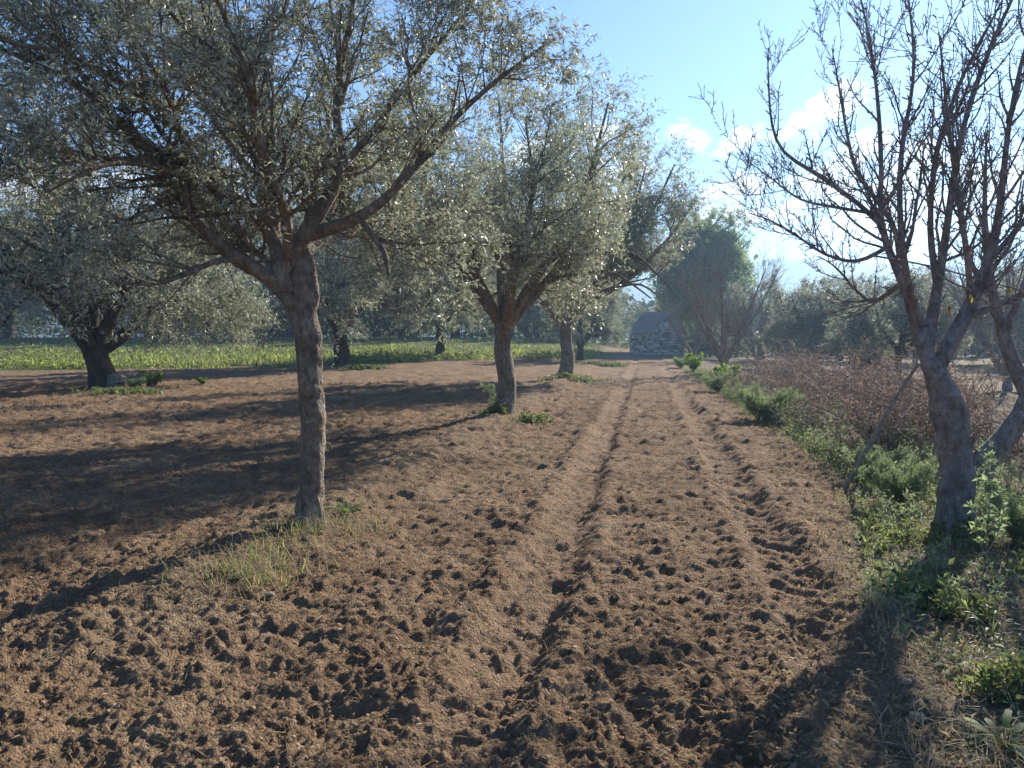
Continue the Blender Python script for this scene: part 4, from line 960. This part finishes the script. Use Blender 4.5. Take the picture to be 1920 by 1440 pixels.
def soil_clods():
    import bmesh
    rng = np.random.default_rng(321)
    bm = bmesh.new(); bmesh.ops.create_icosphere(bm, subdivisions=2, radius=1)
    v0 = np.array([v.co[:] for v in bm.verts]); f0 = np.array([[v.index for v in f.verts] for f in bm.faces]); bm.free()
    v0s = v0
    bm = bmesh.new(); bmesh.ops.create_icosphere(bm, subdivisions=1, radius=1)
    v0 = np.array([v.co[:] for v in bm.verts]); f0s, f0 = f0, np.array([[v.index for v in f.verts] for f in bm.faces]); bm.free()
    n = 5200; y = 2.3+8*rng.random(n)**1.6; x = rng.uniform(-.8, .62, n)*y; k = x < verge_e(y)+.3; x, y = x[k], y[k]; n = len(x)
    P = on_ground(x, y); Vs = []; r = .004+.013*rng.random(n)**4
    for i in range(n):
        kk = .55+.9*hsh(np.arange(len(v0)), np.full(len(v0), i), 7)
        Vs.append(v0*kk[:, None]*r[i]*np.array((1, 1, .75))+P[i]+V(0, 0, r[i]*.35))
    Fi = (f0[None]+(np.arange(n)*len(v0))[:, None, None]).reshape(-1, 3)
    tag(link('soil_clods', np_mesh('soil_clods', np.concatenate(Vs), [Fi], M_clod)), 'loose brown clods lying on the tilled soil', 'soil clods', kind='stuff')
    v0, f0 = v0s, f0s
    spots = [(505,1122,.028,'flat pale stone just in front of the nearest tree row'), (785,1362,.018,'small white pebble low left of centre'), (1070,1372,.024,'squarish pale stone in the lower middle of the soil'),
             (1150,1225,.03,'flat brown stone right of the deep near rut'), (735,1100,.034,'dark round clod-like stone left of the track, lower middle'), (845,965,.02,'small stone on the soil below the second olive'),
             (598,993,.035,'brownish stone against the foot of the nearest trunk'), (1725,1345,.04,'pale rounded stone in the right foreground verge'), (1700,1290,.03,'pale stone above the rounded stone in the right foreground verge'),
             (1560,1395,.026,'small stone at the bottom edge right of the track'), (1235,640+110,.03,'small stone on the crown of the track'), (212,1320,.02,'small pebble in the lower left soil'), (425,865,.035,'pale stone in the shade left of the nearest trunk')]
    for i, (px, py, r_, lab) in enumerate(spots):
        g = Gp(px, py); z = float(on_ground(np.array([g[0]]), np.array([g[1]]))[0, 2])
        k = 1+.7*(fbm(v0[:, 0]*1.3+i*7.1, v0[:, 1]*1.3+v0[:, 2]*1.5+i*2, 2, i)-.5)
        me = np_mesh('stone', np.sign(v0)*np.abs(v0)**.75*k[:, None]*r_*.8*np.array((1.25, 1, .65)), [f0], M_stone if i != 4 else M_clod)
        o = link('stone', me); o.location = (g[0], g[1], z+r_*.12); o.rotation_euler = (0, 0, i*1.3); tag(o, lab, 'stone', 'loose stones on the soil')
soil_clods()

# dry bracken and bramble heap right of the verge
def brush():
    rng = np.random.default_rng(55)
    n = 3300; y = 9.0+15*rng.random(n)**1.15; wx_ = rng.random(n); x = 4.15+.165*(y-10)+ .25 + (1.1+.10*y)*wx_
    x = x-.0*y; hump = (.15+1.7*fbm(x/1.1, y/1.3, 3, 15))*(.35+.85*np.sin(np.clip(wx_, 0, 1)*math.pi)**.6)
    P0 = np.stack([x, y, terrain(x, y)+hump*.8*rng.random(n)**.7], -1)
    kk = fbm(x/.9, y/1.3, 2, 818) > .40; P0 = P0[kk]; x, y = x[kk], y[kk]; n = len(x)
    d = nrm(rng.normal(size=(n, 3))+V(0, 0, .6)); pts = [P0]
    for k in range(4):
        d = nrm(d+.35*rng.normal(size=(n, 3))+V(0, 0, -.2)); pts.append(np.maximum(pts[-1]+d*rng.uniform(.10, .27, (n, 1)), np.stack([-1e9+0*x, -1e9+0*x, terrain(x, y)-.05], -1)))
    PP = np.stack(pts, 1); RR = np.full((n, 5), .0065)*np.linspace(1, .5, 5)
    root = empty('bracken_heap', (0, 0, 0)); tag(root, 'sprawl of dry reddish-brown bracken and bramble right of the verge', 'dry bracken', kind='stuff')
    branch_obj('stems', [((PP, RR), 3)], M_brushstem, root, .003)['kind'] = 'stuff'
    v = leaves_on((PP, RR), 24, .05, .015, rng, spread=1.0, droop=-.1, one=True)
    leaf_obj('dead_fronds', v, M_brush, root)
    # old cut prunings at the right edge
    n = 260; g = Gp(1900, 880); P0 = np.stack([g[0]+rng.normal(size=n)*.55+.3, g[1]+.9+rng.normal(size=n)*.45, .02+.35*rng.random(n)], -1); d = nrm(rng.normal(size=(n, 3))*V(1,1,.35)); pts = [P0]
    for k in range(5): d = nrm(d+.15*rng.normal(size=(n, 3))); pts.append(pts[-1]+d*.13)
    PP = np.stack(pts, 1); PP[..., 2] = np.maximum(PP[..., 2], .0)
    o = branch_obj('pruned_twigs', [((PP, np.full((n, 6), .005)), 4)], M_stick, None, .002); tag(o, 'heap of pale pruned twigs at the right edge behind the leaning trunk', 'twigs', kind='stuff')
brush()

# ------------------------------------------------------------------ individual weeds
def rosette(p, n, L, Wd, seed, lab, name='broadleaf_weed', mat=None, up=.5, cat='weed', grp=None):
    n = int(n*1.5); Wd *= .72; L *= .85
    rng = np.random.default_rng(seed); root = empty(name, p); tag(root, lab, cat, grp)
    for i in range(n):
        a = i*2.4+rng.uniform(-.3, .3); d = V(math.cos(a), math.sin(a), 0); s = V(-math.sin(a), math.cos(a), 0)
        l = L*rng.uniform(.6, 1.1); u = up*rng.uniform(.4, 1.4); K = 7; t = np.linspace(0, 1, K)
        c = d[None]*(l*t)[:, None]+V(0, 0, 1)[None]*(l*(u*t*1.6-u*1.1*t**2+.02))[:, None]
        w = Wd*np.sin(np.clip(t*.93+.05, 0, 1)*math.pi)**.8*(.35+.65*t)*(1+.15*np.sin(t*22+i))
        crease = V(0, 0, 1)*.22
        Vv = np.concatenate([c, c+s*w[:, None]+crease*w[:, None], c-s*w[:, None]+crease*w[:, None]])
        q = []
        for k in range(K-1): q += [(k, K+k, K+k+1, k+1), (2*K+k, k, k+1, 2*K+k+1)]
        link('leaf', np_mesh('leaf', Vv, [np.array(q)], mat or M_weed, True, {'tone': ('FLOAT', np.full(3*K, rng.random()))}), root)
    return root
def gz(px, py, dz=0): g = Gp(px, py); return V(g[0], g[1], float(on_ground(np.array([g[0]]), np.array([g[1]]))[0, 2])+dz)
rosette(gz(1745,1110), 15, .24, .035, 1, 'broad-leaved green rosette weed on the verge in front of the almond')
rosette(gz(1800,1125), 9, .17, .03, 2, 'smaller broad-leaved weed just right of the big rosette')
rosette(gz(1860,1190), 11, .2, .009, 3, 'narrow-bladed yellow-green tuft on the right verge', 'grass_plant', M_grass, 1.1)
rosette(gz(1905,1260), 8, .17, .008, 4, 'small grassy tuft at the right edge of the photo', 'grass_plant', M_grass, 1.1)
rosette(gz(1880,1400), 13, .22, .030, 5, 'leafy green weed in the lower right corner')
rosette(gz(1918,1330), 9, .2, .026, 6, 'green weed cut by the right edge above the corner plant')
rosette(gz(650,962), 18, .26, .030, 7, 'dark green thistle-like weed right of the nearest trunk')
rosette(gz(590,1005), 12, .15, .02, 18, 'low dark weed directly in front of the nearest trunk')
rosette(gz(480,1050), 9, .16, .012, 19, 'narrow-leaved green weed in the grass left of the nearest trunk', up=1.2)
rosette(gz(530,1060), 6, .10, .018, 8, 'bright yellow-green seedling in front of the nearest trunk', up=1.2)
rosette(gz(440,1085), 8, .09, .02, 9, 'bright green weed left of the seedling, at the end of the grass row')
rosette(gz(1625,985), 6, .08, .022, 10, 'small bright leaf cluster in the shade below the stick')
rosette(gz(1890,808+90), 8, .16, .02, 11, 'pale green weed at the foot of the leaning trunk')
rosette(gz(1560,905), 5, .08, .02, 12, 'small leafy weed at the very edge of the tilled strip beside the stick')
rosette(gz(888,1250), 4, .05, .010, 13, 'tiny green seedling alone on the tilled soil', up=1.2)
rosette(gz(300,1165), 6, .06, .014, 14, 'small dark green weed in the left soil shadow')
rosette(gz(1780,1250), 10, .13, .012, 15, 'fine-leaved green weed on the lower right verge')

def sapling():
    rng = np.random.default_rng(31); p = gz(1850, 1060)
    root = empty('leafy_sapling', p); root.scale = (.72,)*3; tag(root, 'upright leafy sapling with light green leaves in front of the leaning trunk', 'sapling')
    L = [([V(0,0,0), V(-.02,0,.35), V(.02,0,.7), V(-.03,0,1.0)], [.008,.007,.005,.003]), ([V(.01,0,.1), V(.12,0,.35), V(.16,.02,.62)], [.006,.005,.003]), ([V(0,0,.05), V(-.10,.03,.3), V(-.08,.05,.55)], [.006,.004,.003])]
    lm = manual(L, 9); b1 = grow(lm, 22, .16, rng, 4, (40, 70), .05, .1, .25, (.5,.7), .003, .5)
    branch_obj('stem', [(lm, 6), (b1, 4)], M_brushstem, root, .001)
    lv = cat_leaves(leaves_on(b1, 7, .075, .036, rng, spread=.8, droop=0), leaves_on(lm, 16, .08, .04, rng, spread=1., droop=.1, tmin=.3))
    leaf_obj('foliage', lv, M_sage, root)
    v, t_, tn = leaves_on((np.stack([[V(-.06,-.08,.20), V(-.05,-.08,.27)]]), np.full((1, 2), .002)), 16, .022, .016, rng, spread=1.2, droop=.4)
    link('yellow_flowers', np_mesh('yellow_flowers', v, [t_], M_yellow, False, {'tone': ('FLOAT', tn)}), root)
sapling()
def feather():
    rng = np.random.default_rng(14); p = gz(930, 772)
    root = empty('feathery_weed', p); tag(root, 'pale feathery weed arching left against the second olive trunk', 'weed')
    L = [([V(0,0,0), V(-.06,0,.25), V(-.16,0,.45), V(-.30,0,.60)], [.008,.006,.004,.003]), ([V(0,0,0), V(-.02,-.02,.3), V(-.08,0,.55)], [.007,.005,.003])]
    lm = manual(L, 9); b1 = grow(lm, 40, .16, rng, 5, (35, 60), .05, .12, .2, (.5,.7), .003, .5)
    branch_obj('stem', [(lm, 5), (b1, 3)], M_sage, root, .001)
    leaf_obj('foliage', leaves_on(b1, 14, .05, .008, rng), M_sage, root)
feather()

# ------------------------------------------------------------------ haze: one closed box of thin even air
def haze():
    me = bpy.data.meshes.new('haze'); x0, x1, y0, y1, z0, z1 = -2600, 2600, -600, 2900, -6, 118
    v = [(x, y, z) for z in (z0, z1) for y in (y0, y1) for x in (x0, x1)]
    me.from_pydata(v, [], [(0,2,3,1),(4,5,7,6),(0,1,5,4),(1,3,7,5),(3,2,6,7),(2,0,4,6)])
    m = bpy.data.materials.new('haze_air'); m.use_nodes = True; t = m.node_tree; t.nodes.clear()
    pv = nn(t, 'ShaderNodeVolumePrincipled'); pv.inputs['Color'].default_value = (.48,.72,1,1); pv.inputs['Density'].default_value = .0010; pv.inputs['Anisotropy'].default_value = .4
    o = nn(t, 'ShaderNodeOutputMaterial'); t.links.new(pv.outputs[0], o.inputs['Volume']); me.materials.append(m)
    tag(link('haze', me), kind='stuff')
haze()
